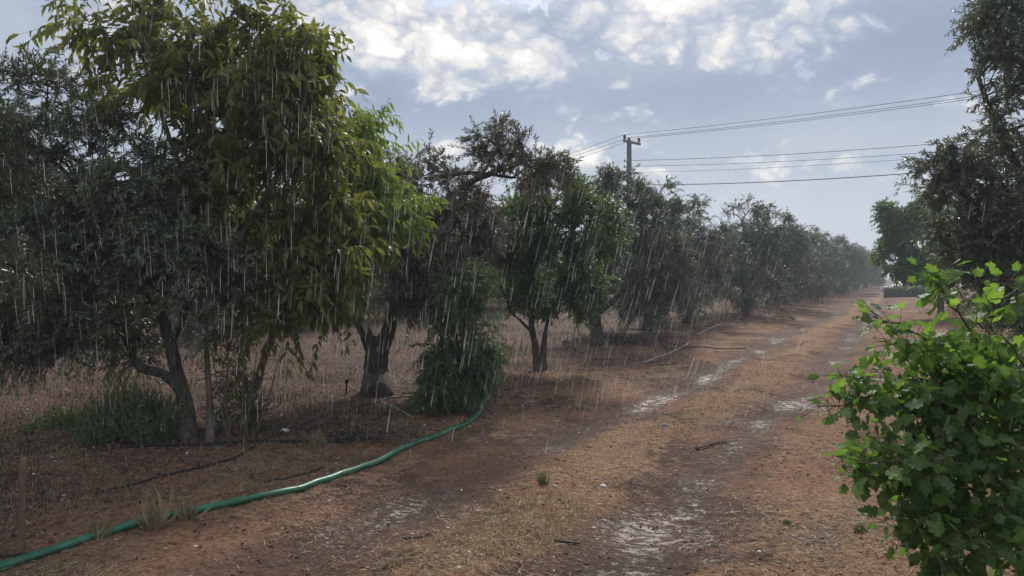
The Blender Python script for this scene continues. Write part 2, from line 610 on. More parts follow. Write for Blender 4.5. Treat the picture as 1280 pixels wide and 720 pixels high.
M['earth'] = ground_mat()
gx = axis(-330, 430, -7.5, 5.5, .055, 1.045)
gy = axis(-60, 430, 2.2, 13.0, .055, 1.035)
XX, YY = np.meshgrid(gx, gy)
ZZ = hgt(XX, YY)
nx, ny = len(gx), len(gy)
VV = np.stack([XX, YY, ZZ], -1).reshape(-1, 3)
ii = (np.arange(ny - 1)[:, None] * nx + np.arange(nx - 1)[None])
Q = np.stack([ii, ii + 1, ii + nx + 1, ii + nx], -1).reshape(-1, 4)
cx = (XX[:-1, :-1] + XX[1:, 1:]).ravel() / 2
cy = (YY[:-1, :-1] + YY[1:, 1:]).ravel() / 2
vq = cx - .54 * cy + .35 * np.sin(cy * .5) + .15 * np.sin(cy * 1.9)
on_track = (vq > -5.2) & (vq < -0.3)
for nm, sel in (('ground', ~on_track), ('dirt_track', on_track)):
    q = Q[sel]
    used, inv = np.unique(q.ravel(), return_inverse=True)
    mb = MB()
    mb.add(VV[used], inv.reshape(-1, 4))
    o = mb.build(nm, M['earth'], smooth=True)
    tag(o, kind='structure')
    o['label'] = {'ground': 'red earth orchard floor with straw, dry leaves and weeds', 'dirt_track': 'rutted red dirt track with wet wheel marks'}[nm]

# ------------------------------------------------------------------ tree growing
def grow(name, seed, base, stems, lobes, ncl, ntw, twl, nlf, LL, LW, tmpl, leafmat, barkmat, label, cat, group=None,
         droop=.35, ang=.75, hang=.15, up=.25, core=.45, upright=.0, branch_r=.012, limb=True, tw_r=.0035, flatn=.6, rough=.18, twigmat=None, extra=None, csp=.33, trunk_name='trunk', crown_name='crown'):
    """stems: [(points, r0, r1, sides)], lobes: [(centre, (rx,ry,rz), weight)]; all in world space"""
    rng = np.random.RandomState(seed)
    base = np.asarray(base, float)
    root = empty(name, base, label, cat, group)
    tb = MB()
    nodes = []
    for st in stems:
        pts, r0, r1 = st[0], st[1], st[2]
        p = smooth_path(pts, max(10, 5 * len(pts)))
        n = len(p)
        p = p + rng.normal(0, r0 * .10, p.shape) * np.linspace(0, 1, n)[:, None]
        rr = np.linspace(0, 1, n)
        rad = r0 * (1 - rr) + r1 * rr
        if st[3]:
            rad = rad * (1 + .38 * np.exp(-rr * n / 1.8))
            p[0, 2] -= .08
        tube(tb, p - base, rad, 12 if r0 > .04 else 7, 0, rough=rough, rng=rng)
        k = int(n * (.35 if st[3] else .2))
        for q, r in zip(p[k:], rad[k:]):
            nodes.append((*q, r))
    if limb:
        for c, rr, w in lobes:
            c = np.asarray(c, float)
            A = np.array(nodes)
            d = np.linalg.norm(A[:, :3] - c, axis=1) + np.maximum(0, A[:, 2] - c[2]) * .8
            j = int(np.argmin(d + .25 * rng.rand(len(d))))
            a = A[j, :3]
            r0 = min(A[j, 3] * .75, .05)
            mid = (a + c) / 2 + rng.normal(0, .10, 3) * np.linalg.norm(c - a) + np.array((0, 0, .08)) * np.linalg.norm(c - a)
            p = smooth_path([a, mid, c + rng.normal(0, .05, 3)], 9)
            rad = np.linspace(r0, max(r0 * .4, .008), 9)
            tube(tb, p - base, rad, 7, 0, rough=.12, rng=rng)
            for q, r in zip(p[2:], rad[2:]):
                nodes.append((*q, r))
    A = np.array(nodes)
    W = np.array([l[2] for l in lobes], float)
    W /= W.sum()
    S, D, CR = [], [], []
    for c in range(ncl):
        l = lobes[rng.choice(len(lobes), p=W)]
        d = nrm(rng.normal(size=3))
        rr = core + (1 - core) * rng.rand() ** .6
        cp_ = np.asarray(l[0]) + d * np.asarray(l[1]) * rr * .85
        dist = np.linalg.norm(A[:, :3] - cp_, axis=1) + np.maximum(0, A[:, 2] - cp_[2]) * .5
        j = int(np.argmin(dist))
        a = A[j, :3]
        L = np.linalg.norm(cp_ - a)
        mid = a * .5 + cp_ * .5 + np.array((0, 0, (.12 + .1 * rng.rand()) * L)) + rng.normal(0, .06, 3) * L
        out_ = nrm(cp_ - a)
        end = cp_ + out_ * .10
        p = smooth_path([a, mid, cp_, end], 9)
        r0 = min(A[j, 3] * .7, branch_r * (1 + L))
        tube(tb, p - base, np.linspace(r0, .004, 9), 5, 0, rough=.1, rng=rng, cap=False)
        n = int(ntw * rng.uniform(.6, 1.4))
        tt = rng.uniform(.45, 1.0, n)
        idx = np.clip((tt * 8).astype(int), 0, 7)
        fr = (tt * 8 - idx)[:, None]
        s = p[idx] * (1 - fr) + p[np.minimum(idx + 1, 8)] * fr
        s = s + rng.normal(0, csp * .12, s.shape)
        dr = nrm(out_ * .55 + rng.normal(0, .75, (n, 3)) + np.array((0, 0, up)))
        if upright:
            dr = nrm(dr * (1 - upright) + np.array((0, 0, upright)))
        S.append(s)
        D.append(dr)
        CR.append(np.full(n, rng.rand()))
    S, D, CR = np.concatenate(S), np.concatenate(D), np.concatenate(CR)
    if extra is not None:
        S = np.concatenate([S, extra[0]])
        D = np.concatenate([D, extra[1]])
        CR = np.concatenate([CR, rng.rand(len(extra[0]))])
    keep = S[:, 2] > .05
    S, D, CR = S[keep], D[keep], CR[keep]
    N = len(S)
    ln = twl * rng.uniform(.55, 1.35, N)
    bend = rng.normal(0, .18, (N, 3)) + np.array((0, 0, -droop)) * rng.uniform(.5, 1.4, (N, 1))

    def at(t):
        return S[:, None] + D[:, None] * (ln[:, None] * t)[..., None] + bend[:, None] * (ln[:, None] * t * t)[..., None]

    K = 4
    PT = at(np.broadcast_to(np.linspace(0, 1, K), (N, K)))
    cb = MB()
    many_tubes(cb, PT - base, np.full(N, tw_r), np.full(N, tw_r * .35), 1, CR)
    nl = nlf
    t = np.clip((np.arange(nl)[None] + rng.uniform(0, 1, (N, nl))) / nl * .92 + .08, 0, 1)
    t[:, -1] = 1.0
    pos = at(t)
    tan = nrm(D[:, None] + 2 * bend[:, None] * t[..., None])
    a0 = nrm(np.cross(tan, rng.normal(size=(N, 1, 3))))
    b0 = np.cross(tan, a0)
    ph = np.arange(nl)[None] * 2.4 + rng.uniform(0, 6.28, (N, 1)) + rng.normal(0, .3, (N, nl))
    rad = a0 * np.cos(ph)[..., None] + b0 * np.sin(ph)[..., None]
    an = ang * rng.uniform(.5, 1.3, (N, nl, 1))
    an[:, -1] *= .2
    dirv = tan * np.cos(an) + rad * np.sin(an)
    dirv = nrm(dirv + np.array((0, 0, -hang)) * rng.uniform(.3, 1.6, (N, nl, 1)))
    nv = nrm(rng.normal(0, flatn, (N, nl, 3)) + np.array((0, 0, 1.0)) + .001)
    L = LL * rng.uniform(.6, 1.2, (N, nl))
    Wd = LW * L / LL * rng.uniform(.8, 1.2, (N, nl))
    rn = np.clip(.5 * CR[:, None] + .5 * rng.rand(N, nl), 0, 1)
    kp = pos[..., 2].ravel() > .03
    leaves(cb, tmpl, (pos - base).reshape(-1, 3)[kp], dirv.reshape(-1, 3)[kp], nv.reshape(-1, 3)[kp], L.ravel()[kp], Wd.ravel()[kp], 0, rn.ravel()[kp])
    tb.build(trunk_name, barkmat, root, smooth=True)
    cb.build(crown_name, [leafmat, twigmat or M['twig']], root, smooth=False)
    return root


def A3(px, py, Y):
    return P(px, py, Y)


# ---- front olive (left), two stems visible, bushy grey crown
b = G(234, 549)
grow('olive_tree', 11, b,
     [([b, P(230, 500, 7.3), P(218, 452, 7.35), P(205, 400, 7.4), P(170, 330, 7.5), P(120, 250, 7.5)], .082, .035, 1),
      ([P(230, 492, 7.32), P(205, 468, 7.35), P(172, 455, 7.4), P(150, 410, 7.6), P(80, 340, 7.8)], .055, .025, 0),
      ([P(212, 430, 7.38), P(240, 370, 7.2), P(262, 330, 7.1)], .045, .02, 0)],
     [(P(45, 190, 7.4), (.85, .8, .75), 1.2), (P(130, 215, 7.3), (.8, .8, .75), 1.2), (P(-70, 230, 7.4), (.9, .8, .9), 1.0),
      (P(60, 320, 7.2), (.9, .8, .65), 1.1), (P(175, 300, 7.1), (.8, .7, .7), 1.1), (P(245, 350, 7.0), (.55, .6, .55), .7),
      (P(-30, 350, 7.5), (.9, .8, .5), .7), (P(140, 395, 7.4), (.75, .7, .42), 1.0), (P(50, 412, 7.6), (.7, .7, .35), .9), (P(150, 440, 7.5), (.35, .5, .25), .35), (P(-40, 400, 7.7), (.7, .7, .4), .7), (P(60, 120, 7.5), (.7, .5, .4), .6), (P(210, 250, 7.2), (.6, .6, .5), .6)],
     250, 16, .30, 30, .066, .0175, LEAF4, M['olive'], M['bark'],
     'bushy grey-green olive tree at the left, its trunk beside a pale thin stem', 'olive tree', up=.35, droop=.25)

# ---- tall peach tree with drooping leaves
b = G(263, 556)
grow('peach_tree', 23, b,
     [([b, P(262, 500, 7.1), P(258, 430, 7.1), P(262, 350, 7.2), P(280, 250, 7.3), P(300, 130, 7.4)], .034, .018, 1),
      ([P(262, 360, 7.2), P(310, 280, 7.3), P(360, 190, 7.4), P(390, 90, 7.4)], .032, .015, 0),
      ([P(268, 320, 7.2), P(230, 220, 7.4), P(190, 110, 7.5), P(165, 30, 7.5)], .028, .012, 0)],
     [(P(300, 90, 7.5), (.85, .8, .7), 1.3), (P(230, 130, 7.6), (.7, .8, .7), 1.0), (P(360, 130, 7.5), (.62, .7, .62), 1.0), (P(140, 20, 7.5), (.75, .5, .35), .7), (P(170, 90, 7.6), (.5, .6, .45), .6),
      (P(300, 190, 7.6), (.9, .8, .7), 1.3), (P(375, 240, 7.5), (.55, .7, .6), 1.0), (P(300, 290, 7.6), (.8, .7, .6), 1.0), (P(360, 330, 7.5), (.55, .6, .5), .8),
      (P(405, 300, 7.6), (.42, .6, .6), .9), (P(415, 200, 7.6), (.36, .6, .5), .7), (P(270, -40, 7.4), (.9, .8, .5), .6), (P(385, 60, 7.4), (.35, .4, .3), .35), (P(345, 378, 7.5), (.55, .5, .28), .6)],
     128, 13, .42, 13, .130, .044, LEAFP, M['peach'], M['bark_pale'],
     'tall peach tree with long drooping leaves reaching out of the top of the photo', 'peach tree',
     droop=.5, ang=1.05, hang=.7, up=.4, core=.3, flatn=1.3, csp=.5)

# ---- brighter peach between it and the forked olive
b = G(318, 520)
grow('peach_tree', 31, b,
     [([b, P(322, 480, 8.6), P(340, 420, 8.6), P(375, 360, 8.7), P(420, 290, 8.7), P(445, 200, 8.7)], .05, .02, 1),
      ([P(372, 365, 8.7), P(425, 345, 8.6), P(470, 310, 8.6)], .022, .01, 0)],
     [(P(445, 215, 8.8), (.50, .6, .55), 1.2), (P(432, 290, 8.8), (.55, .6, .42), 1.2), (P(482, 262, 8.7), (.30, .4, .45), .7),
      (P(408, 350, 8.7), (.36, .5, .26), .6), (P(445, 160, 8.8), (.26, .3, .25), .4), (P(370, 320, 8.9), (.5, .5, .5), .6)],
     64, 11, .36, 15, .125, .03, LEAFP, M['peach_bright'], M['bark_pale'],
     'yellow-green peach tree crown squeezed against the grey forked olive', 'peach tree',
     droop=.5, ang=1.0, hang=1.0, up=.55, core=.3, flatn=1.2, csp=.5)

# ---- sucker shrub at the foot of the first trees
b = G(296, 556)
grow('leafy_shrub', 41, b,
     [([b + np.array((dx, dy, 0)), b + np.array((dx * 2.2, dy * 2, .45)), b + np.array((dx * 3, dy * 2.4, .85))], .010, .005, 1) for dx, dy in ((-.08, .02), (.0, .08), (.07, -.03), (.12, .06), (-.02, -.08))],
     [(P(292, 500, 7.4), (.30, .3, .42), 1), (P(300, 455, 7.4), (.26, .3, .3), .7), (P(315, 530, 7.3), (.18, .2, .22), .4)],
     46, 6, .22, 13, .030, .018, LEAF6, M['sucker'], M['stem'],
     'small-leaved shrub growing at the foot of the pale thin stem', 'shrub', limb=False, core=.2, droop=.2, upright=.3, trunk_name='stem', crown_name='foliage')

# ---- forked olive
b = G(471, 493)
grow('olive_tree', 53, b,
     [([b, P(470, 470, 10.05), P(470, 445, 10.05), P(471, 424, 10.05)], .17, .15, 1),
      ([P(466, 436, 10.05), P(455, 412, 10.0), P(444, 388, 10.0), P(450, 340, 10.1), P(470, 280, 10.3)], .10, .045, 0),
      ([P(476, 436, 10.05), P(486, 412, 10.1), P(493, 384, 10.1), P(520, 320, 10.2), P(560, 250, 10.3), P(610, 218, 10.4), P(660, 200, 10.4)], .105, .03, 0),
      ([P(505, 350, 10.15), P(520, 290, 10.5), P(512, 230, 10.7)], .05, .02, 0),
      ([P(545, 222, 10.3), P(590, 216, 10.35), P(640, 222, 10.4)], .035, .02, 0),
      ([P(600, 222, 10.4), P(625, 180, 10.4), P(628, 150, 10.4)], .025, .01, 0)],
     [(P(500, 290, 10.5), (.65, .9, .75), 1.2), (P(560, 310, 10.2), (.7, .9, .7), 1.3), (P(540, 230, 10.7), (.75, .8, .45), .55),
      (P(625, 185, 10.4), (.52, .6, .48), .62), (P(675, 215, 10.5), (.42, .5, .28), .32), (P(590, 285, 10.7), (.45, .7, .5), .8),
      (P(520, 365, 10.0), (.55, .7, .4), .9), (P(570, 350, 10.0), (.38, .6, .45), .7), (P(480, 215, 10.8), (.5, .6, .38), .5)],
     225, 13, .26, 27, .068, .0185, LEAF4, M['olive_grey'], M['bark'],
     'grey olive tree with a thick trunk forking low in two', 'olive tree', up=.3, droop=.3)

# ---- dense bush drooping to the ground at the hose
b = G(566, 514)
grow('drooping_bush', 61, b,
     [([b + np.array((dx, dy, 0)), b + np.array((dx * 1.4, dy, .7)), b + np.array((dx * 1.2, dy, 1.5)), b + np.array((dx, dy, 2.0))], .03, .012, 1) for dx, dy in ((-.10, .05), (.02, .12), (.10, -.03))],
     [(P(566, 462, 8.9), (.46, .44, .46), 1.4), (P(572, 405, 8.9), (.42, .42, .45), 1.2), (P(580, 355, 9.0), (.36, .4, .42), .9), (P(555, 490, 8.8), (.30, .32, .22), .7), (P(600, 440, 8.9), (.20, .3, .25), .4)],
     110, 13, .22, 22, .055, .018, LEAF4, M['green'], M['bark'],
     'dense dark bush hanging to the ground where the green hose turns', 'bush', limb=False, core=.25, droop=.5, hang=.5, up=.1, flatn=1.0)

# ---- greener three-stemmed tree
b = G(672, 463)
b2 = b + np.array((.10, .05, 0))
grow('citrus_tree', 71, b,
     [([b, P(669, 430, 12.65), P(664, 400, 12.65), P(668, 350, 12.7), P(680, 280, 12.7)], .065, .03, 1),
      ([b2, P(680, 430, 12.7), P(686, 400, 12.7), P(704, 350, 12.7), P(715, 290, 12.8)], .055, .025, 1),
      ([P(668, 418, 12.65), P(650, 400, 12.6), P(636, 385, 12.6), P(635, 350, 12.7)], .028, .014, 0)],
     [(P(692, 252, 12.5), (.88, .8, .6), 1.2), (P(655, 290, 12.4), (.72, .8, .65), 1.0), (P(730, 290, 12.5), (.68, .8, .7), 1.1),
      (P(690, 335, 12.7), (.95, .8, .6), 1.3), (P(645, 362, 12.6), (.45, .6, .38), .7), (P(718, 372, 12.8), (.55, .6, .36), .8), (P(680, 385, 12.6), (.4, .5, .22), .5), (P(632, 320, 12.7), (.4, .6, .5), .6)],
     235, 14, .24, 23, .064, .027, LEAF4, M['green'], M['bark'],
     'greener round-crowned tree on two slim dark stems', 'fruit tree', up=.5, droop=.2, core=.35)

# ---- next olive, thick trunk
b = G(746, 431)
grow('olive_tree', 83, b,
     [([b, P(746, 412, 17.4), P(744, 392, 17.4), P(755, 350, 17.5), P(775, 290, 17.6)], .17, .07, 1),
      ([P(746, 392, 17.4), P(775, 370, 17.5), P(815, 330, 17.7)], .08, .03, 0),
      ([P(745, 395, 17.4), P(725, 365, 17.4), P(720, 320, 17.5)], .07, .03, 0)],
     [(P(775, 245, 17.8), (.85, 1, .65), 1.0), (P(815, 280, 17.8), (.85, 1, .85), 1.2), (P(750, 300, 17.6), (.85, 1, .9), 1.1),
      (P(790, 335, 17.6), (1.1, 1.1, .75), 1.3), (P(835, 340, 18), (.5, .9, .8), .8), (P(800, 385, 17.3), (.8, .8, .35), .7), (P(760, 225, 17.8), (.4, .5, .35), .3), (P(725, 365, 17.2), (.6, .6, .5), .5)],
     215, 14, .30, 20, .075, .023, LEAF4, M['olive_dark'], M['bark'],
     'dark olive tree with a thick straight trunk, standing below the utility pole', 'olive tree', up=.25, droop=.35)


# ---- generic row olives (three growths, copied down the rows)
def generic_olive(seed, loc, label, group, n=175, H=4.6, lean=.0, mat='olive_dark'):
    rng = np.random.RandomState(seed)
    b = np.array((0, 0, 0.0))
    lobes = []
    for k in range(9):
        a = k * 2.4 + rng.rand()
        rr = rng.uniform(.5, 1.15)
        lobes.append(((rr * math.cos(a) * 1.0, rr * math.sin(a) * 1.0, H * rng.uniform(.36, .76)), (rng.uniform(.8, 1.15), rng.uniform(.8, 1.15), rng.uniform(.65, .95)), 1))
    lobes.append(((0, 0, H * .82), (.8, .8, .7), .8))
    lobes.append(((.4, -.3, H * .88), (.5, .5, .5), .35))
    for k in range(7):
        a = k * .9 + rng.rand()
        lobes.append(((1.15 * math.cos(a), 1.15 * math.sin(a), H * rng.uniform(.2, .3)), (.7, .7, .6), .6))
    stems = [([b, (.05 + lean * .3, 0, .5), (lean, .05, 1.0), (.1 + lean, .1, 2.0), (.1, .2, 3.0)], .16, .06, 1),
             ([(lean * .8, .04, .85), (-.5, .1, 1.5), (-.8, 0, 2.4)], .08, .03, 0),
             ([(lean * .8, .04, .9), (.5, .3, 1.5), (.9, .2, 2.3)], .08, .03, 0)]
    root = grow('olive_tree', seed, b, stems, lobes, n, 14, .34, 18, .088, .031, LEAF4, M[mat], M['bark'], label, 'olive tree', group, up=.2, droop=.4)
    root.location = tuple(float(c) for c in loc)
    return root


def on(x, y):
    return (x, y, float(hgt(x, y)))


ROW = 'olive trees in the row receding down the track'
gens = []
row = []
y = 21.6
labels = ['olive tree with pale ground beneath, right behind the one below the pole',
          'olive tree with a thick dark trunk beside a heap of cut branches',
          'olive tree with a small leaning trunk, tallest dome between pole and track end',
          'olive tree just past the tallest dome of the receding row',
          'olive tree with one long branch bent to the track verge']
rg = np.random.RandomState(3)
specs = [(21.9, G(809, 413), .92), (26.2, G(858, 403), .93), (31.5, G(931, 393), 1.08)]
k = 0
for Y, gp, s in specs:
    row.append((gp[0], gp[1], s))
for Y in (36.5, 41.5, 46.5, 52, 57.5, 63, 69, 75, 82, 89, 97, 106, 116, 127, 140):
    row.append((.543 * Y - 7.3 + rg.normal(0, .25), Y, 1.08 + .003 * (Y - 36) + rg.normal(0, .05)))
for i, (x, y, s) in enumerate(row):
    lab = labels[i] if i < len(labels) else 'small hazy olive tree far down the receding row'
    grp = ROW
    if i < 3:
        o = generic_olive(101 + i, on(x, y), lab, grp, lean=(.0, .12, -.15)[i], mat=('olive_dark', 'olive', 'olive_dark')[i])
        o.scale = (s, s, s)
        gens.append(o)
    else:
        copy_thing(gens[i % 3], on(x, y), rg.uniform(0, 6.28), (s * rg.uniform(.95, 1.15), s * rg.uniform(.95, 1.15), s), lab, grp)

# rows behind, deeper in the orchard
for ri, (v, y0, y1) in enumerate(((-18.6, 15.7, 80), (-25.0, 12.0, 95), (-34.0, 14.0, 100))):
    Y = y0
    first = ri == 0
    while Y < y1:
        x = .54 * Y + v + rg.normal(0, .3)
        s = rg.uniform(.9, 1.1) + .05 * ri
        if first:
            lab = 'olive tree of the second row, its dark trunk seen under the left crowns'
            first = False
        else:
            lab = 'olive tree of the rows deeper in the orchard, glimpsed between the front trunks'
        px = 640 + F * x / Y
        if px > -160:
            copy_thing(gens[rg.randint(3)], on(x, Y), rg.uniform(0, 6.28), (s * 1.2, s * 1.2, s), lab, 'olive trees of the rows deeper in the orchard')
        Y += rg.uniform(3.0, 4.2)

# trees closing the end of the track and beyond
for i in range(22):
    a = i * 7.5
    x, Y = 45 + a * .9 - 20, 150 - i * 2.2 + rg.normal(0, 1.5)
    copy_thing(gens[rg.randint(3)], on(x, Y), rg.uniform(0, 6.28), rg.uniform(1.25, 1.7), 'distant tree standing beyond the end of the track', 'distant trees beyond the end of the track')

# ---- right side: big olive close by, next ones, far green tree
b = np.array(on(7.35, 9.6))
grow('olive_tree', 131, b,
     [([b, b + (.05, 0, .8), b + (-.1, .1, 1.6), b + (-.3, .1, 2.8), b + (-.4, .1, 4.4)], .19, .06, 1),
      ([b + (-.05, .05, 1.3), b + (-.8, .0, 2.0), b + (-1.5, -.1, 2.7)], .09, .03, 0),
      ([b + (-.2, .05, 2.2), b + (-.9, .1, 3.4), b + (-1.2, .2, 4.3)], .07, .025, 0),
      ([b + (0, .05, 1.5), b + (.7, .3, 2.6), b + (1.0, .4, 3.8)], .09, .03, 0)],
     [(P(1262, 60, 9.4), (.6, .8, .75), 1.1), (P(1300, 20, 9.6), (.9, .9, .8), 1.1), (P(1290, 150, 9.4), (.75, .9, .7), 1.1), (P(1268, 232, 9.4), (.75, .9, .7), 1.2),
      (P(1215, 238, 9.4), (.45, .6, .42), .6), (P(1180, 210, 9.4), (.26, .3, .16), .18), (P(1278, 310, 9.3), (.8, .9, .6), 1.1), (P(1225, 315, 9.5), (.42, .6, .42), .7),
      (P(1230, 25, 9.4), (.22, .4, .25), .2), (b + (.6, .3, 3.4), (1.2, 1.2, 1.3), 1.2), (b + (1.0, .2, 2.2), (1.0, 1.0, .8), .8), (P(1236, 118, 9.4), (.2, .3, .15), .15), (P(1275, 375, 9.2), (.6, .6, .4), .8), (P(1235, 355, 9.4), (.4, .6, .3), .6), (P(1205, 290, 9.6), (.35, .5, .35), .5)],
     290, 15, .27, 26, .068, .019, LEAF4, M['olive'], M['bark'],
     'large olive tree leaning in from the right edge over the broad-leaved bush', 'olive tree', up=.3, droop=.3)
for i, (x, y, s, gi, lab) in enumerate(((11.4, 15.5, .95, 1, 'brownish olive tree just behind the large one at the right edge'),
                                        (15.3, 21.5, 1.0, 0, 'second olive tree behind the large one at the right edge'),
                                        (22.5, 33.0, 1.0, 2, 'olive tree at the right, behind the green round tree by the track'))):
    copy_thing(gens[gi], on(x, y), 1.3 * i + .5, s, lab, 'olive trees on the right of the track')

b = np.array(on(17.4, 30.0))
grow('walnut_tree', 151, b,
     [([b, b + (0, 0, .8), b + (-.2, 0, 1.6), b + (-.5, 0, 3.0)], .12, .05, 1), ([b + (-.1, 0, 1.2), b + (-.8, .1, 1.9), b + (-1.3, .1, 2.6)], .06, .03, 0),
      ([b + (-.1, 0, 1.4), b + (.6, .1, 2.3)], .06, .03, 0)],
     [(P(1130, 300, 30), (.9, 1, .9), 1), (P(1160, 290, 30.2), (1.1, 1, 1.0), 1), (P(1112, 320, 29.8), (.45, .8, .7), .6), (P(1150, 335, 29.7), (1.1, 1, .6), .9), (P(1108, 275, 30), (.3, .5, .3), .25), (P(1135, 268, 30), (.6, .7, .4), .5),
      (P(1185, 320, 30), (1, 1, 1), .7), (P(1142, 343, 29.6), (.8, .8, .28), .6), (P(1118, 298, 29.8), (.65, .8, .8), .8), (P(1190, 280, 30.5), (1.1, 1, 1.1), 1.0), (P(1205, 330, 30.5), (1.2, 1, .9), .9), (P(1102, 262, 30), (.22, .3, .16), .12), (P(1165, 250, 30), (.5, .5, .3), .3)],
     220, 13, .36, 14, .13, .065, LEAF6, M['green_far'], M['bark'],
     'bright green round tree overhanging the far end of the track', 'tree', up=.3, droop=.3, hang=.4)

# ---- broad-leaved bush close at the right
def big_bush():
    rng = np.random.RandomState(7)
    b = np.array(on(1.95, 2.95))
    shoots = [([P(1240, 560, 2.8), P(1170, 512, 2.75), P(1090, 503, 2.7), P(1022, 508, 2.65)], .007, 40),
              ([P(1250, 520, 2.85), P(1180, 478, 2.8), P(1110, 474, 2.78), P(1045, 470, 2.75)], .006, 34),
              ([P(1240, 500, 2.8), P(1180, 440, 2.75), P(1125, 408, 2.7), P(1092, 398, 2.7)], .005, 14),
              ([P(1250, 460, 2.7), P(1205, 400, 2.65), P(1178, 362, 2.6), P(1168, 345, 2.6)], .005, 20),
              ([P(1300, 430, 2.4), P(1275, 370, 2.4), P(1262, 350, 2.4)], .005, 12),
              ([P(1230, 620, 2.75), P(1160, 600, 2.7), P(1100, 590, 2.65), P(1055, 592, 2.6)], .006, 34),
              ([P(1230, 660, 2.7), P(1170, 650, 2.65), P(1120, 660, 2.6)], .005, 26),
              ([P(1245, 540, 2.75), P(1190, 550, 2.65), P(1130, 556, 2.6), P(1085, 552, 2.6)], .005, 24),
              ([P(1260, 480, 2.7), P(1240, 420, 2.7), P(1228, 392, 2.7)], .004, 9),
              ([P(1240, 690, 2.6), P(1190, 700, 2.5), P(1160, 720, 2.5)], .005, 24),
              ([P(1180, 440, 2.75), P(1140, 430, 2.75), P(1100, 428, 2.75)], .004, 14),
              ([P(1245, 590, 2.6), P(1180, 576, 2.5), P(1120, 574, 2.45), P(1075, 580, 2.45)], .005, 24),
              ([P(1290, 470, 2.5), P(1250, 420, 2.45), P(1215, 400, 2.4)], .004, 9)]
    extra_S, extra_D = [], []
    root = empty('broad_leaved_bush', b, 'broad-leaved green bush reaching over the track from the right edge', 'bush')
    sb, cb = MB(), MB()
    for dx, dy in ((0, 0), (.08, .05), (-.06, .06), (.05, -.08), (-.1, -.02), (.15, 0)):
        tgt = P(1240 + rng.uniform(-40, 60), 520 + rng.uniform(-60, 60), 2.8)
        tube(sb, smooth_path([b + (dx, dy, -.03), b + (dx * 2, dy * 2, .4), tgt], 10) - b, np.linspace(.016, .006, 10), 7, rough=.1, rng=rng)
    Pp, Dd, Rr, LLl = [], [], [], []
    for pts, r, n in shoots:
        p = smooth_path(pts, 14)
        p = p + rng.normal(0, .006, p.shape)
        tube(sb, p - b, np.linspace(r, .002, 14), 6, rough=.08, rng=rng)
        for k in range(int(n * 2.6)):
            t = rng.uniform(.15, 1) ** .8
            i = min(int(t * 13), 12)
            q = p[i] + (p[i + 1] - p[i]) * rng.rand()
            tn = nrm(p[i + 1] - p[i])
            d = nrm(tn * .35 + rng.normal(0, .8, 3) + np.array((0, -.15, -.05)))
            pet = rng.uniform(.02, .10)
            Pp.append(q + d * pet)
            many_tubes(sb, np.stack([q, q + d * pet * .5 + (0, 0, .004), q + d * pet])[None] - b, .0013, .001)
            Dd.append(nrm(d + np.array((0, 0, -.35)) * rng.rand()))
            LLl.append(rng.uniform(.026, .068) * (1.0 if t < .85 else .75))
            Rr.append(.25 + .75 * rng.rand() if t > .6 else rng.rand() * .8)
    lobes = [(P(1268, 462, 2.8), (.17, .25, .10), .6), (P(1270, 500, 2.75), (.30, .32, .24), 1.3), (P(1215, 520, 2.75), (.20, .24, .20), 1.0), (P(1280, 590, 2.7), (.36, .36, .26), 1.5), (P(1200, 600, 2.7), (.22, .24, .2), 1.1),
             (P(1290, 680, 2.6), (.36, .34, .26), 1.5), (P(1215, 680, 2.6), (.19, .24, .2), .9), (P(1360, 520, 2.9), (.4, .4, .4), 1.2), (P(1380, 660, 2.8), (.4, .4, .4), 1.2), (P(1250, 780, 2.7), (.35, .35, .25), 1.2), (P(1185, 460, 2.8), (.14, .2, .12), .5), (P(1110, 490, 2.7), (.13, .18, .045), .16), (P(1100, 580, 2.6), (.10, .18, .05), .14), (P(1160, 440, 2.7), (.10, .16, .05), .15), (P(1160, 500, 2.7), (.15, .2, .08), .36), (P(1125, 588, 2.65), (.15, .2, .08), .35), (P(1150, 650, 2.6), (.13, .2, .12), .4), (P(1180, 545, 2.7), (.15, .2, .15), .6), (P(1225, 470, 2.7), (.16, .2, .12), .6),
             (P(1400, 780, 2.7), (.4, .35, .3), .6)]
    W = np.array([l[2] for l in lobes])
    W = W / W.sum()
    ids = rng.choice(len(lobes), 3900, p=W)
    for i in ids:
        c, rr, _ = lobes[i]
        d = nrm(rng.normal(size=3))
        q = np.asarray(c) + d * np.asarray(rr) * rng.uniform(.2, 1.15) ** .7
        if q[2] < .08:
            continue
        Pp.append(q)
        Dd.append(nrm(d * .6 + rng.normal(0, .6, 3) + np.array((0, 0, -.3))))
        LLl.append(rng.uniform(.024, .064))
        Rr.append(rng.rand())
    # inner woody shoots
    for i in rng.choice(len(lobes), 60, p=W):
        c, rr, _ = lobes[i]
        e = np.asarray(c) + nrm(rng.normal(size=3)) * np.asarray(rr)
        a = np.asarray(c) * .6 + (b + np.array((0, 0, .5))) * .4
        tube(sb, smooth_path([a, (a + e) / 2 + rng.normal(0, .04, 3), e], 7) - b, np.linspace(.005, .0015, 7), 5, cap=False)
    Pp, Dd, Rr, LLl = np.array(Pp), np.array(Dd), np.array(Rr), np.array(LLl)
    n = rng.normal(0, .95, Pp.shape) + np.array((-.1, -.25, 1.0))
    young = rng.rand(len(Pp)) < np.clip((Pp[:, 2] - 1.15) * .8 + .08, .04, .6)
    for sel, mt in ((~young, 0), (young, 1)):
        leaves(cb, LEAFB, (Pp - b)[sel], Dd[sel], n[sel], LLl[sel], LLl[sel] * rng.uniform(.8, .98, sel.sum()), mt, Rr[sel])
    sb.build('stem', M['stem'], root, smooth=True)
    cb.build('foliage', [M['bush'], M['bush_young']], root, smooth=True)


big_bush()

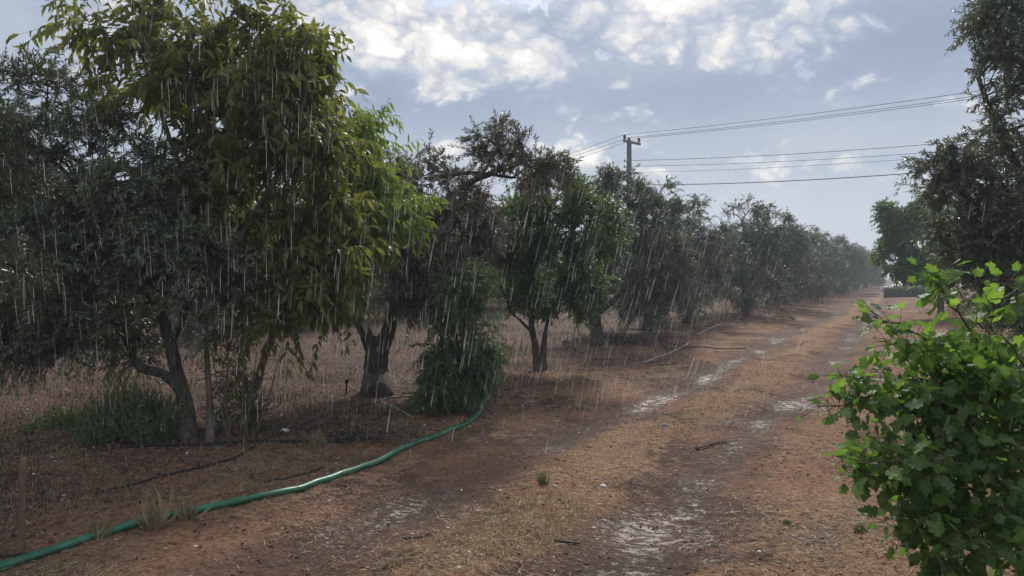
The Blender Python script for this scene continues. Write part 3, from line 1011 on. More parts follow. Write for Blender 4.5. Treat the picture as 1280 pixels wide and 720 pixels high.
# ------------------------------------------------------------------ hose and pipes
def path_thing(name, pxs, r, mat, label, cat, group=None, n=60, sides=10, lift=None, flat=1.0, kink=0):
    pts = [G(*q[:2]) + np.array((0, 0, q[2] if len(q) > 2 else 0)) for q in pxs]
    p = smooth_path(pts, n)
    base = np.array(G(*pxs[0][:2]))
    h = hgt(p[:, 0], p[:, 1])
    p[:, 2] = np.maximum(p[:, 2], h + r * .72 * flat)
    # ease the tube over small bumps
    for _ in range(3):
        p[1:-1, 2] = np.maximum((p[:-2, 2] + p[1:-1, 2] + p[2:, 2]) / 3, h[1:-1] + r * .65 * flat)
    mb = MB()
    rr = np.full(len(p), r)
    if kink:
        rng = np.random.RandomState(kink)
        rr = rr * (1 + .06 * np.sin(np.linspace(0, 31, len(p))) + .04 * rng.uniform(-1, 1, len(p)))
    tube(mb, p - base, rr, sides, flat=flat)
    o = mb.build(name, mat, smooth=True)
    o.location = tuple(float(c) for c in base)
    tag(o, label, cat, group)
    return o


path_thing('garden_hose', [(-120, 760), (0, 713), (70, 690), (150, 664), (225, 644), (300, 629), (360, 616), (410, 602), (455, 585), (500, 564), (545, 547), (580, 533), (600, 518), (609, 500), (607, 488), (590, 482), (560, 478)],
           .033, M['hose'], 'thick green hose curving across the ground from the lower left to the drooping bush', 'hose', n=150, sides=16, flat=.8, kink=4)
path_thing('irrigation_pipe', [(120, 618), (195, 598), (262, 582), (300, 570), (345, 545), (375, 532), (395, 525)], .011, M['black'],
           'thin black irrigation pipe running towards the forked olive trunk', 'pipe', n=50)
path_thing('irrigation_pipe', [(150, 560), (220, 557), (300, 554), (400, 553), (440, 551), (486, 549)], .017, M['black'],
           'thick straight black pipe lying level with the foot of the pale stem', 'pipe', n=50)
path_thing('irrigation_pipe', [(330, 604), (375, 594), (405, 585)], .009, M['black'], 'short black pipe end between the green hose and the thin pipe', 'pipe', n=24)
path_thing('irrigation_pipe', [(418, 522), (440, 512), (465, 503), (500, 497), (530, 493)], .009, M['black'], 'black pipe looping past the foot of the forked olive', 'pipe', n=30)
path_thing('irrigation_pipe', [(476, 501), (495, 511), (518, 524)], .008, M['pale_pipe'], 'pale thin pipe slanting between the forked olive and the bush', 'pipe', n=20)
path_thing('irrigation_pipe', [(0, 697), (20, 695), (45, 693)], .009, M['black'], 'short black pipe above the hose in the lower left corner', 'pipe', n=16)
path_thing('cut_branch', [(805, 455, .02), (830, 446, .03), (850, 438, .05), (860, 434, .08)], .014, M['pale_pipe'], 'pale bare branch propped under the bent black pipe', 'branch', n=20)
path_thing('cut_branch', [(872, 418, .02), (886, 413, .04), (902, 408, .08), (930, 407, .03)], .016, M['pale_pipe'], 'bent pale branch lying on the heap of cut twigs', 'branch', n=24)
path_thing('cut_branch', [(968, 392, .25), (982, 394, .2), (993, 400, .02)], .03, M['bark'], 'dark bent branch on the verge under the far olive row', 'branch', n=16)


def stake_and_pipe():
    b = G(821, 440)
    root = empty('pipe_riser', b, 'low stake with a black pipe bent over its top at the verge', 'stake')
    mb = MB()
    top = P(820, 419, b[1])
    tube(mb, smooth_path([np.zeros(3) - (0, 0, .05), (top - b) * .5, top - b], 8), np.linspace(.05, .042, 8), 8, rough=.12, rng=np.random.RandomState(2))
    mb.build('stake', M['stake'], root, smooth=True)
    mb = MB()
    tube(mb, smooth_path([top - b + (0, 0, .02), P(830, 425, b[1]) - b, P(845, 431, b[1]) - b, G(858, 435, .02) - b, G(880, 436, .02) - b, G(905, 437, .02) - b, G(932, 436, .02) - b], 40), .013, 7)
    mb.build('pipe', M['black'], root, smooth=True)
    mb = MB()
    tube(mb, smooth_path([top - b + (0, 0, .02), P(828, 430, b[1]) - b, G(835, 443, .02) - b], 14), .012, 7)
    mb.build('pipe', M['black'], root, smooth=True)


stake_and_pipe()


def sprinkler():
    b = G(433, 491)
    root = empty('sprinkler_riser', b, 'small black sprinkler riser beside the forked olive trunk', 'sprinkler')
    t = P(433, 478, b[1]) - b
    mb = MB()
    tube(mb, [(0, 0, -.04), t * .5, t], .011, 8)
    mb.build('riser', M['black'], root, smooth=True)
    mb = MB()
    tube(mb, [t + (0, 0, -.02), t + (.005, 0, .01), t + (.01, 0, .035), t + (.01, 0, .05)], np.array([.018, .026, .022, .008]), 10)
    mb.build('sprinkler_head', M['black'], root, smooth=True)
    mb = MB()
    tube(mb, smooth_path([t, P(440, 485, b[1] - .05) - b, G(449, 492, .01) - b], 12), .007, 6)
    mb.build('feed_pipe', M['pale_pipe'], root, smooth=True)


sprinkler()


def post(name, px, py_b, py_t, r, label, dx=0):
    b = G(px, py_b)
    t = P(px + dx, py_t, b[1]) - b
    mb = MB()
    rng = np.random.RandomState(px)
    n = 14
    s = np.linspace(0, 1, n)[:, None]
    p = (1 - s) * np.array((0, 0, -.06)) + s * t
    rad = r * (1 - .15 * s[:, 0])
    rad[-1] *= .8
    tube(mb, p, rad, 9, rough=.13, rng=rng)
    o = mb.build(name, M['stake'], smooth=True)
    o.location = tuple(float(c) for c in b)
    tag(o, label, 'stake')


post('wooden_stake', 26, 690, 572, .020, 'thin brown wooden stake upright in the lower left corner', 3)


def lump(rng, r, sq=(1, 1, .6), nseg=10, nr=7, jag=.15):
    th = np.linspace(0, 2 * pi, nseg, endpoint=False)
    V = [(0, 0, r * sq[2])]
    for i in range(1, nr):
        a = pi * i / nr
        for t in th:
            q = r * (1 + rng.uniform(-jag, jag))
            V.append((q * math.sin(a) * math.cos(t) * sq[0], q * math.sin(a) * math.sin(t) * sq[1], q * math.cos(a) * sq[2]))
    V.append((0, 0, -r * sq[2]))
    tri, quad = [], []
    for j in range(nseg):
        k = (j + 1) % nseg
        tri.append((0, 1 + j, 1 + k))
        last = 1 + (nr - 2) * nseg
        tri.append((last + k, last + j, len(V) - 1))
        for i in range(nr - 2):
            a = 1 + i * nseg
            quad.append((a + j, a + nseg + j, a + nseg + k, a + k))
    return np.array(V, float), [np.array(tri), np.array(quad)]


def stone_thing(px, py, r, mat, label, sq=(1, .8, .5), name='stone', cat='stone'):
    b = G(px, py)
    rng = np.random.RandomState(px + py)
    v, f = lump(rng, r, sq)
    mb = MB()
    mb.add(v, f)
    o = mb.build(name, mat, smooth=True)
    o.location = (float(b[0]), float(b[1]), float(b[2] + r * .15))
    tag(o, label, cat)


stone_thing(356, 539, .045, M['stone_pale'], 'small whitish stone beside the thin black pipe')
stone_thing(754, 608, .028, M['stone_pale'], 'pale flat stone in front of the dark earth patch on the track')
stone_thing(616, 642, .020, M['stone'], 'small dark stone on the track nearest the middle', (1, .8, .8))
stone_thing(831, 533, .045, M['stone'], 'dark stone between the two wheel ruts', (1, .8, .7))
stone_thing(1063, 546, .05, M['stone_pale'], 'pale flat stone just beyond the broad-leaved bush', (1.4, .8, .3))


def twig_thing(pxs, r, label, seed):
    rng = np.random.RandomState(seed)
    pts = [G(*q) + (0, 0, r) for q in pxs]
    base = pts[0].copy()
    mb = MB()
    p = smooth_path(pts, 12)
    tube(mb, p - base, np.linspace(r, r * .5, 12), 7, rough=.15, rng=rng)
    q = p[7]
    e = q + np.array((.05, .05, .015))
    tube(mb, [q - base, (q + e) / 2 - base, e - base], [r * .5, r * .4, r * .2], 5)
    o = mb.build('fallen_stick', M['twig'], smooth=True)
    o.location = tuple(float(c) for c in base)
    tag(o, label, 'stick')


twig_thing([(693, 677), (710, 679), (726, 681)], .009, 'short dark stick lying at the bottom of the track', 1)
twig_thing([(503, 674), (525, 672), (546, 667)], .007, 'dark stick lying between the hose and the track bottom', 2)
twig_thing([(870, 562), (890, 557), (908, 553)], .012, 'thin stick lying between the wet patches', 3)


def sack():
    b = G(709, 433)
    rng = np.random.RandomState(9)
    mb = MB()
    v, f = lump(rng, .15, (.9, .6, 1.2), 9, 7, .38)
    v[:, 0] *= 1 - .45 * np.clip(v[:, 2] / .2, 0, 1)
    v[:, 0] += .25 * np.clip(v[:, 2], 0, 1)
    mb.add(v, f)
    o = mb.build('plastic_sack', M['sack'], smooth=False)
    o.location = (float(b[0]), float(b[1]), float(b[2] + .10))
    tag(o, 'crumpled whitish sack on the ground between two trunks', 'sack')


sack()

# heap of cut twigs at the verge
def heap(px, py, w, n, label, seed, h=.25):
    rng = np.random.RandomState(seed)
    b = G(px, py)
    c = rng.normal(0, 1, (n, 3)) * np.array((w, w * .5, h * .4)) * .5
    c[:, 2] = np.abs(c[:, 2]) + .02
    d = nrm(rng.normal(size=(n, 3)) * (1, 1, .3))
    l = rng.uniform(.1, .4, n)[:, None]
    bend = rng.normal(0, .2, (n, 3))
    PT = np.stack([c - d * l, c - d * l * .3 + bend * l * .4, c + d * l * .3 + bend * l * .4, c + d * l], 1)
    PT[..., 2] = np.maximum(PT[..., 2], .008)
    mb = MB()
    many_tubes(mb, PT, rng.uniform(.004, .012, n), np.full(n, .002), 1, .5)
    k = 6
    idx = np.repeat(np.arange(n), k)
    leaves(mb, LEAF4, c[idx] + rng.normal(0, .06, (n * k, 3)), rng.normal(size=(n * k, 3)), rng.normal(size=(n * k, 3)), .06, .018, 0, rng.rand(n * k))
    o = mb.build('brush_heap', [M['litter'], M['twig']])
    o.location = tuple(float(q) for q in b)
    tag(o, label, 'brush heap')


heap(905, 404, 1.5, 130, 'low heap of dark cut twigs with a bent pale branch on it', 1, .5)
heap(770, 428, .8, 110, 'scattered prunings at the foot of the thick straight trunk', 2, .3)
heap(450, 548, .6, 60, 'small heap of dry prunings by the end of the level black pipe', 3, .14)

# ------------------------------------------------------------------ utility pole and wires
PY = 38.0
pb = G(786, 385)
pb = np.array(on((786 - 640) / F * PY, PY))
root = empty('utility_pole', pb, 'tall utility pole with a crossarm and three insulators rising behind the row', 'utility pole')
ptop = P(786.5, 178, PY)
mb = MB()
tube(mb, [(0, 0, -.3), (0, 0, 3), (0, 0, 6), (0, 0, ptop[2] - pb[2])], [.17, .155, .14, .12], 14)
mb.build('pole', M['pole'], root, smooth=True)
armd = nrm(np.array((1.0, 1.0, 0)))


def box(mb, c, ax, ay, az, hx, hy, hz, mat=0):
    V = [np.asarray(c) + sx * hx * ax + sy * hy * ay + sz * hz * az for sx in (-1, 1) for sy in (-1, 1) for sz in (-1, 1)]
    Fq = [(0, 1, 3, 2), (4, 6, 7, 5), (0, 4, 5, 1), (2, 3, 7, 6), (0, 2, 6, 4), (1, 5, 7, 3)]
    mb.add(V, np.array(Fq), mat)


zt = ptop[2] - pb[2]
perp = np.array((-armd[1], armd[0], 0))
mb = MB()
box(mb, (0, 0, zt - .02) - perp * .17, armd, perp, np.array((0, 0, 1.0)), .72, .045, .06)
mb.build('crossarm', M['steel'], root)
tips = []
for k, s in enumerate((-.62, 0.0, .62)):
    c = armd * s - perp * (.17 if s else 0) + np.array((0, 0, zt + (.04 if s else 0.0)))
    mb = MB()
    zz = np.array([0, .05, .06, .11, .12, .17, .18, .23, .27])
    rr = np.array([.02, .02, .085, .05, .085, .05, .075, .06, .02])
    tube(mb, np.stack([np.full(9, c[0]), np.full(9, c[1]), c[2] + zz], 1), rr, 12)
    mb.build('insulator', M['insul'], root, smooth=True)
    tips.append(pb + c + (0, 0, .25))
for k, z in enumerate((zt - .98, zt - 1.28, zt - 1.60)):
    mb = MB()
    box(mb, np.array((-.17, -.05, z)), np.array((1.0, 0, 0)), np.array((0, 1.0, 0)), np.array((0, 0, 1.0)), .09, .02, .02)
    tube(mb, [(-.25, -.05, z - .02), (-.25, -.05, z + .05), (-.25, -.05, z + .10)], [.02, .045, .02], 8)
    mb.build('bracket', M['steel'], root)


def wire(a, b_, sag, r, label, group):
    a, b_ = np.asarray(a, float), np.asarray(b_, float)
    t = np.linspace(0, 1, 60)[:, None]
    p = a * (1 - t) + b_ * t
    p[:, 2] -= sag * 4 * (t * (1 - t))[:, 0]
    mb = MB()
    tube(mb, p - a, r, 6)
    o = mb.build('overhead_wire', M['wire'], smooth=True)
    o.location = tuple(float(c) for c in a)
    tag(o, label, 'wire', group)


WG = 'overhead wires at the utility pole'
nm3 = ['left', 'middle', 'right']
for k, tp in enumerate(tips):
    e = tp + np.array((27.0, -25.5, .2))
    wire(tp, e, .55, .010, 'high wire running to the upper right from the %s insulator' % ('near end', 'centre', 'far end')[k], WG)
    e2 = tp + np.array((-32.0, 55.0, -.2))
    wire(tp, e2, .9, .010, 'high wire descending to the left from the %s insulator' % ('near end', 'centre', 'far end')[k], WG)
for k, (z0, py1, r) in enumerate(((zt - .93, 172, .012), (zt - 1.22, 183, .010), (zt - 1.54, 187.5, .008))):
    a = pb + np.array((.12, -.05, z0))
    q = P(1155, py1, 31.5)
    e = a + (q - a) * 2.3
    e[2] = a[2] + (q[2] - a[2]) * 2.3 * .6 + .5
    wire(a, e, .55, r, ('upper', 'middle', 'lowest faint')[k] + ' of the three level wires right of the pole', WG)
a = P(760, 231, 39.5)
q = P(1140, 207, 31.5)
e = a + (q - a) * 2.2
e[2] = a[2] + (q[2] - a[2]) * 2.2 * .55 + .75
wire(a, e, .75, .020, 'thick dark cable sagging lowest, right of the pole', WG)

# ------------------------------------------------------------------ far end of the track: low wall and white car
b0, b1 = G(1109, 371.5), G(1158, 371.5)
root = empty('low_wall', (b0 + b1) / 2, 'low dark wall overgrown with greenery at the end of the track', 'wall')
c = (b0 + b1) / 2
half = np.linalg.norm(b1 - b0) / 2
mb = MB()
box(mb, (0, .3, .36), np.array((1.0, 0, 0)), np.array((0, 1.0, 0)), np.array((0, 0, 1.0)), half, .15, .40)
mb.build('masonry', M['wall'], root)
rng = np.random.RandomState(77)
mb = MB()
n = 5200
pp = np.stack([rng.uniform(-half, half, n), .22 + rng.normal(0, .16, n), .05 + .8 * rng.rand(n) ** .8 + .1 * np.sin(np.arange(n) % 97 / 97 * 12)], 1)
leaves(mb, LEAF6, pp, rng.normal(size=(n, 3)), rng.normal(size=(n, 3)), .10, .05, 0, rng.rand(n))
mb.build('creeper', M['green'], root)

cb = P(1136, 360, 64)
cb[2] = float(hgt(cb[0], cb[1]))
root = empty('parked_car', cb, 'white car just visible behind the overgrown low wall', 'car')


def extrude_profile(mb, prof, y0, y1, mat=0):
    n = len(prof)
    V = [(x, y0, z) for x, z in prof] + [(x, y1, z) for x, z in prof]
    mb.add(V, [np.arange(n)[::-1][None], (np.arange(n) + n)[None]] + [np.array([(i, (i + 1) % n, n + (i + 1) % n, n + i) for i in range(n)])], mat)


mb = MB()
body = [(-2.0, .32), (-2.05, .55), (-2.0, .78), (-1.5, .86), (-1.15, .90), (-.55, 1.38), (-.2, 1.46), (.75, 1.46), (1.25, 1.38), (1.75, .95), (2.0, .88), (2.05, .6), (2.0, .32)]
extrude_profile(mb, body, -.82, .82)
mb.build('body', M['car'], root)
for sgn in (-1, 1):
    for w in ([(-1.0, .93), (-.5, 1.34), (-.05, 1.36), (-.05, .93)], [(.05, .93), (.05, 1.36), (.75, 1.36), (1.15, 1.30), (1.45, .95)]):
        mb = MB()
        extrude_profile(mb, w, sgn * .815, sgn * .828)
        mb.build('window', M['glass'], root)
    for x in (-1.3, 1.3):
        mb = MB()
        tube(mb, [(x, sgn * .66, .31), (x, sgn * .74, .31), (x, sgn * .85, .31)], .31, 18)
        mb.build('wheel', M['tyre'], root, smooth=True)

# ------------------------------------------------------------------ litter, grass, stones
rng = np.random.RandomState(2024)


def near_pts(n, y0, y1, pw=1.6, margin=.12):
    """points on the ground, denser close by; spread past both edges of the view"""
    Y = y0 + (y1 - y0) * rng.rand(n) ** pw
    X = Y * rng.uniform(-.693 - margin, .693 + margin, n) + rng.uniform(-.5, .5, n)
    return X, Y


_pw = [(rng.normal(0, f), rng.normal(0, f), rng.uniform(0, 6.28)) for f in (.8, .8, 1.1, 1.1, 1.6, 1.6, 2.4, 2.4)]


def patchy(x, y):
    s = 0
    for kx, ky, ph in _pw:
        s = s + np.sin(kx * x + ky * y + ph)
    return s / 2.0


def flat_bits(name, n, y0, y1, L, W, mat, label, pw=1.6, thr=None, tmpl=LEAF4, zup=.004, tilt=.25, cond=None):
    X, Y = near_pts(n, y0, y1, pw)
    v = X - .54 * Y
    keep = np.ones(n, bool)
    if thr is not None:
        keep &= patchy(X, Y) + rng.normal(0, .5, n) > thr
    rut = np.maximum(np.exp(-((v + 3.5) / .4) ** 2), np.exp(-((v + 1.6) / .4) ** 2))
    keep &= rng.rand(n) > rut * .85
    if cond is not None:
        keep &= cond(X, Y, v)
    X, Y = X[keep], Y[keep]
    k = len(X)
    a = rng.uniform(0, 2 * pi, k)
    d = np.stack([np.cos(a), np.sin(a), rng.normal(0, tilt, k)], 1)
    nn = np.stack([rng.normal(0, tilt, k), rng.normal(0, tilt, k), np.ones(k)], 1)
    sc = rng.uniform(.5, 1.4, k)
    p = np.stack([X, Y, hgt(X, Y) + zup + np.abs(rng.normal(0, .004, k))], 1)
    mb = MB()
    leaves(mb, tmpl, p, d, nn, L * sc, W * sc, 0, rng.rand(k))
    o = mb.build(name, mat)
    tag(o, label, kind='stuff')


flat_bits('straw', 120000, 2.6, 16, .06, .004, M['straw'], 'flattened straw scattered over the track and verge', 1.5, .1)
flat_bits('straw', 60000, 2.6, 22, .05, .004, M['litter'], 'dark broken twigs and stalks over the earth', 1.4)
flat_bits('leaf_litter', 85000, 4.0, 20, .034, .014, M['litter'], 'brown fallen leaves under the tree row', 1.1, None, LEAF4, .006, .5, cond=lambda x, y, v: rng.rand(len(x)) < np.clip((-4.6 - v) / 1.2, .10, 1))


def grass(name, n, y0, y1, hgt_, W, mat, label, thr, pw=1.2, cond=None, lean=.5, per=6, spread=.04):
    X, Y = near_pts(n, y0, y1, pw)
    v = X - .54 * Y
    keep = patchy(X * 1.3 + 7, Y * 1.3) + rng.normal(0, .4, n) > thr
    rut = np.maximum(np.exp(-((v + 3.5) / .45) ** 2), np.exp(-((v + 1.6) / .45) ** 2))
    keep &= rng.rand(n) > rut
    if cond is not None:
        keep &= cond(X, Y, v)
    X, Y = np.repeat(X[keep], per), np.repeat(Y[keep], per)
    k = len(X)
    X = X + rng.normal(0, spread, k)
    Y = Y + rng.normal(0, spread, k)
    a = rng.uniform(0, 2 * pi, k)
    l = np.abs(rng.normal(0, lean, k))
    d = np.stack([np.cos(a) * l, np.sin(a) * l, np.ones(k)], 1)
    nn = np.stack([np.cos(a), np.sin(a), -.2 + 0 * a], 1)
    p = np.stack([X, Y, hgt(X, Y) - .005], 1)
    mb = MB()
    leaves(mb, LEAF6, p, d, nn, hgt_ * rng.uniform(.35, 1.2, k), W, 0, rng.rand(k))
    o = mb.build(name, mat)
    tag(o, label, kind='stuff')


verge = lambda x, y, v: (v < -4.7) | (v > -.2) | ((v > -2.9) & (v < -2.2)) | (rng.rand(len(x)) < .12)
grass('dry_grass', 22000, 2.7, 15, .050, .003, M['drygrass'], 'short dry grass in patches on the track and its verges', .2, 1.2, verge, .8)
grass('dry_grass', 5000, 6, 40, .13, .006, M['litter'], 'standing dry grass along the tree rows', .2, 1.0, lambda x, y, v: (v < -5.6) | (v > .6), .45, 7, .07)
grass('dry_grass', 7000, 28, 120, .28, .02, M['drygrass'], 'tall pale dry grass at the far verges', -.2, .9, lambda x, y, v: (v < -5.0) | (v > .6), .4, 7, .2)
grass('green_grass', 2200, 2.7, 14, .055, .004, M['greengrass'], 'sparse green grass blades on the verges', .75, 1.2, verge, .7)
grass('green_grass', 2200, 7, 60, .16, .009, M['greengrass'], 'greenish grass between the tree trunks', .6, 1.1, lambda x, y, v: (v < -6.2) | (v > .6), .45, 7, .12)


grass('undergrowth', 5200, 11, 60, .34, .02, M['sucker'], 'low brownish green undergrowth at the foot of the tree rows', -.4, 1.0,
      lambda x, y, v: ((np.abs(v + 18.6) < 1.1) | ((np.abs(v + 14) < 1.6) & (rng.rand(len(x)) < .4)) | ((np.abs(v + 7.6) < .7) & (y > 13)) | (np.abs(v + 25) < 1.5)) & (rng.rand(len(x)) < .55), .8, 10, .16)


def clump(name, px, py, n, h, w, blade, mat, label, cat, lean=.45, seed=1):
    r = np.random.RandomState(seed)
    b = G(px, py)
    tufts = max(4, n // 30)
    ta, tr = r.uniform(0, 2 * pi, tufts), w * np.sqrt(r.rand(tufts))
    k = r.randint(tufts, size=n)
    a = r.uniform(0, 2 * pi, n)
    sp = w * .13
    tr = tr * (1 if cat == 'weeds' else .35)
    x = (tr * np.cos(ta))[k] + r.normal(0, sp, n)
    y_ = (tr * np.sin(ta))[k] * .8 + r.normal(0, sp, n)
    th = r.uniform(.35, 1.1, tufts)[k] * (1 - .55 * np.clip(np.hypot(x, y_) / w, 0, 1) ** 2)
    p = np.stack([x, y_, np.full(n, -.01)], 1)
    l = np.abs(r.normal(0, lean, n))
    d = np.stack([np.cos(a) * l, np.sin(a) * l, np.ones(n)], 1)
    nn = np.stack([np.cos(a), np.sin(a), -.3 * np.ones(n)], 1)
    mb = MB()
    hh = h * th * r.uniform(.35, 1.1, n)
    leaves(mb, LEAFP, p, d, nn, hh, blade * r.uniform(.5, 1.2, n), 0, r.rand(n))
    if cat == 'weeds':      # leafy side sprigs
        q = np.repeat(np.arange(n), 7)
        m_ = len(q)
        f = r.uniform(.25, 1, m_)[:, None]
        dd = nrm(d)[q]
        pos = p[q] + dd * hh[q][:, None] * f + nrm(nn)[q] * (-.3) * hh[q][:, None] * f * f * .9 * 0
        leaves(mb, LEAF4, pos, r.normal(size=(m_, 3)) + (0, 0, .5), r.normal(size=(m_, 3)), r.uniform(.03, .07, m_), r.uniform(.008, .016, m_), 0, r.rand(m_))
    o = mb.build(name, mat)
    o.location = tuple(float(c) for c in b)
    tag(o, label, cat)
    return o


clump('weed_clump', 160, 545, 900, .62, .50, .005, M['weed'], 'tall green weeds left of the first olive trunk', 'weeds', .7, 1)
clump('weed_clump', 105, 532, 330, .30, .55, .005, M['weed'], 'lower green weeds left of the tall clump', 'weeds', .8, 2)
clump('dry_weed', 195, 660, 120, .30, .15, .003, M['drygrass'], 'dry pale grass tuft leaning on the green hose', 'dry weed', 1.1, 3)
clump('dry_weed', 235, 650, 90, .26, .12, .004, M['drygrass'], 'smaller dry tuft right of the one on the hose', 'dry weed', .8, 33)
clump('dry_weed', 120, 672, 80, .24, .18, .0035, M['drygrass'], 'thin dry stalks just above the hose in the lower left', 'dry weed', 1.1, 34)
clump('grass_tuft', 679, 605, 90, .11, .07, .004, M['greengrass'], 'small greenish grass tuft left of the dark earth patch', 'grass tuft', .5, 4)
clump('grass_tuft', 892, 684, 110, .045, .06, .004, M['weed'], 'tiny dark green plant at the bottom of the track', 'grass tuft', 1.2, 5)
clump('grass_tuft', 1075, 665, 200, .075, .09, .004, M['greengrass'], 'green tuft at the foot of the broad-leaved bush', 'grass tuft', .7, 6)
clump('grass_tuft', 985, 655, 120, .06, .07, .004, M['greengrass'], 'thin green tuft left of the bush foot', 'grass tuft', .7, 66)
clump('dry_weed', 490, 706, 260, .06, .12, .003, M['drygrass'], 'flattened straw tuft at the bottom edge', 'dry weed', 1.0, 7)
clump('dry_weed', 395, 556, 160, .15, .2, .004, M['drygrass'], 'dry tuft beside the level black pipe', 'dry weed', .8, 8)

# clods of earth
_cl = [lump(rng, 1.0, (1, .85, .6), 7, 4, .28) for _ in range(8)]
mb = MB()
for kk in range(8):
    X, Y = near_pts(1500, 2.6, 15, 1.2)
    v_ = X - .54 * Y
    ok = (rng.rand(1500) < np.where((v_ > -5.4) & (v_ < 0), .8, .35)) & (patchy(X * 2.1 + 3, Y * 2.1) + rng.normal(0, .35, 1500) > .25)
    X, Y = X[ok], Y[ok]
    r_ = (.002 + .010 * rng.rand(len(X)) ** 2.5) * (1 + Y * .04)
    a_ = rng.uniform(0, 6.28, len(X))
    V, fs = _cl[kk]
    ca, sa = np.cos(a_)[:, None], np.sin(a_)[:, None]
    vx = (V[None, :, 0] * ca - V[None, :, 1] * sa) * r_[:, None] + X[:, None]
    vy = (V[None, :, 0] * sa + V[None, :, 1] * ca) * r_[:, None] + Y[:, None]
    vz = V[None, :, 2] * r_[:, None] + (hgt(X, Y) + r_ * .25)[:, None]
    off = (np.arange(len(X)) * len(V))[:, None, None]
    mb.add(np.stack([vx, vy, vz], -1).reshape(-1, 3), [(off + f_[None]).reshape(-1, f_.shape[1]) for f_ in fs])
tag(mb.build('earth_clods', M['clod']), 'small reddish clods of earth on the track', kind='stuff')

# pebbles
X, Y = near_pts(1500, 2.6, 18, 1.3)
mb = MB()
for x, y in zip(X, Y):
    r = rng.uniform(.004, .013) * (1 + y * .05)
    v, f = lump(rng, r, (1, .8, .55), 6, 4, .2)
    mb.add(v + (x, y, float(hgt(x, y)) + r * .2), f, 0 if rng.rand() < .8 else 1)
tag(mb.build('pebbles', [M['stone'], M['stone_pale']]), 'small pebbles scattered over the earth', kind='stuff')

# ------------------------------------------------------------------ rain
def rain():
    n = 17000
    r = np.random.RandomState(99)
    Y = 3.4 + 15 * r.rand(n) ** 1.1
    u = r.uniform(-.75, .75, n)
    # thinner towards the right and over the open sky
    w = np.clip(1.0 - (u - .22) / .30, .10, 1)
    z_ = -.26 + .66 * r.rand(n)
    top = .13 + .27 / (1 + np.exp((u + .27) / .05))
    w = w * np.where(z_ > top, .10, 1) * np.clip((z_ + .27) / .14, .12, 1)
    k = r.rand(n) < w
    Y, u, z_ = Y[k], u[k], z_[k]
    n = len(Y)
    X = u * Y
    Z = np.maximum(CAM_H + z_ * Y, .08)
    lean = np.clip((u + .62) * .30, 0, .27) * np.clip((.75 - u) / .35, .1, 1) + r.normal(0, .035, n)
    d = nrm(np.stack([lean, -.15 + 0 * lean, np.ones(n)], 1))
    L = (.03 + .22 * r.rand(n) ** 1.5) * (.6 + Y * .05)
    rad = r.uniform(.0004, .0012, n) * (.75 + Y * .05)
    p0 = np.stack([X, Y, Z], 1)
    PT = np.stack([p0, p0 + d * L[:, None] * .2, p0 + d * L[:, None] * .75, p0 + d * L[:, None]], 1)
    mb = MB()
    N, K = n, 4
    A = nrm(np.cross(d, np.array((0, 1.0, 0))))
    B = np.cross(d, A)
    prof = np.array((.15, 1, .7, .08))
    th = np.linspace(0, 2 * pi, 4, endpoint=False)
    V = PT[:, :, None] + (rad[:, None] * prof)[:, :, None, None] * (np.cos(th)[:, None] * A[:, None, None] + np.sin(th)[:, None] * B[:, None, None])
    s = 4
    b_ = (np.arange(N) * K * s)[:, None, None]
    i = (np.arange(K - 1) * s)[None, :, None]
    j = np.arange(s)[None, None]
    jn = (j + 1) % s
    q = np.stack([b_ + i + j, b_ + i + jn, b_ + i + s + jn, b_ + i + s + j], -1).reshape(-1, 4)
    mb.add(V.reshape(-1, 3), q, 0, np.repeat(r.rand(n) ** 2, (K - 1) * s))
    m, t, out = new_mat('rain_water')
    df = t.n('ShaderNodeBsdfDiffuse')
    df.inputs[0].default_value = (.8, .82, .82, 1)
    tl = t.n('ShaderNodeBsdfTranslucent')
    tl.inputs[0].default_value = (.85, .85, .83, 1)
    tp = t.n('ShaderNodeBsdfTransparent')
    m1 = t.n('ShaderNodeMixShader')
    m1.inputs[0].default_value = .65
    t.link(df.outputs[0], m1.inputs[1])
    t.link(tl.outputs[0], m1.inputs[2])
    m2 = t.n('ShaderNodeMixShader')
    at = t.n('ShaderNodeAttribute', attribute_name='rnd')
    t.put(m2.inputs[0], t.ramp(at.outputs['Fac'], 0, 1, .10, .48, False))
    t.link(tp.outputs[0], m2.inputs[1])
    t.link(m1.outputs[0], m2.inputs[2])
    t.link(m2.outputs[0], out.inputs[0])
    tag(mb.build('rain', m, smooth=True), 'slanting streaks of falling rain in front of the trees', kind='stuff')


rain()

# ------------------------------------------------------------------ haze
mb = MB()
box(mb, ((-330 + 430) / 2, (-60 + 430) / 2, 6.0), np.array((1.0, 0, 0)), np.array((0, 1.0, 0)), np.array((0, 0, 1.0)), 382, 247, 7.5)
hm, t, out = new_mat('haze')
pv = t.n('ShaderNodeVolumePrincipled')
pv.inputs['Color'].default_value = (.80, .86, .95, 1)
pv.inputs['Density'].default_value = .0020
pv.inputs['Anisotropy'].default_value = .1
pv.inputs['Density Attribute'].default_value = ''
t.link(pv.outputs[0], out.inputs['Volume'])
tag(mb.build('haze', hm), 'thin rainy haze filling the orchard air', kind='stuff')

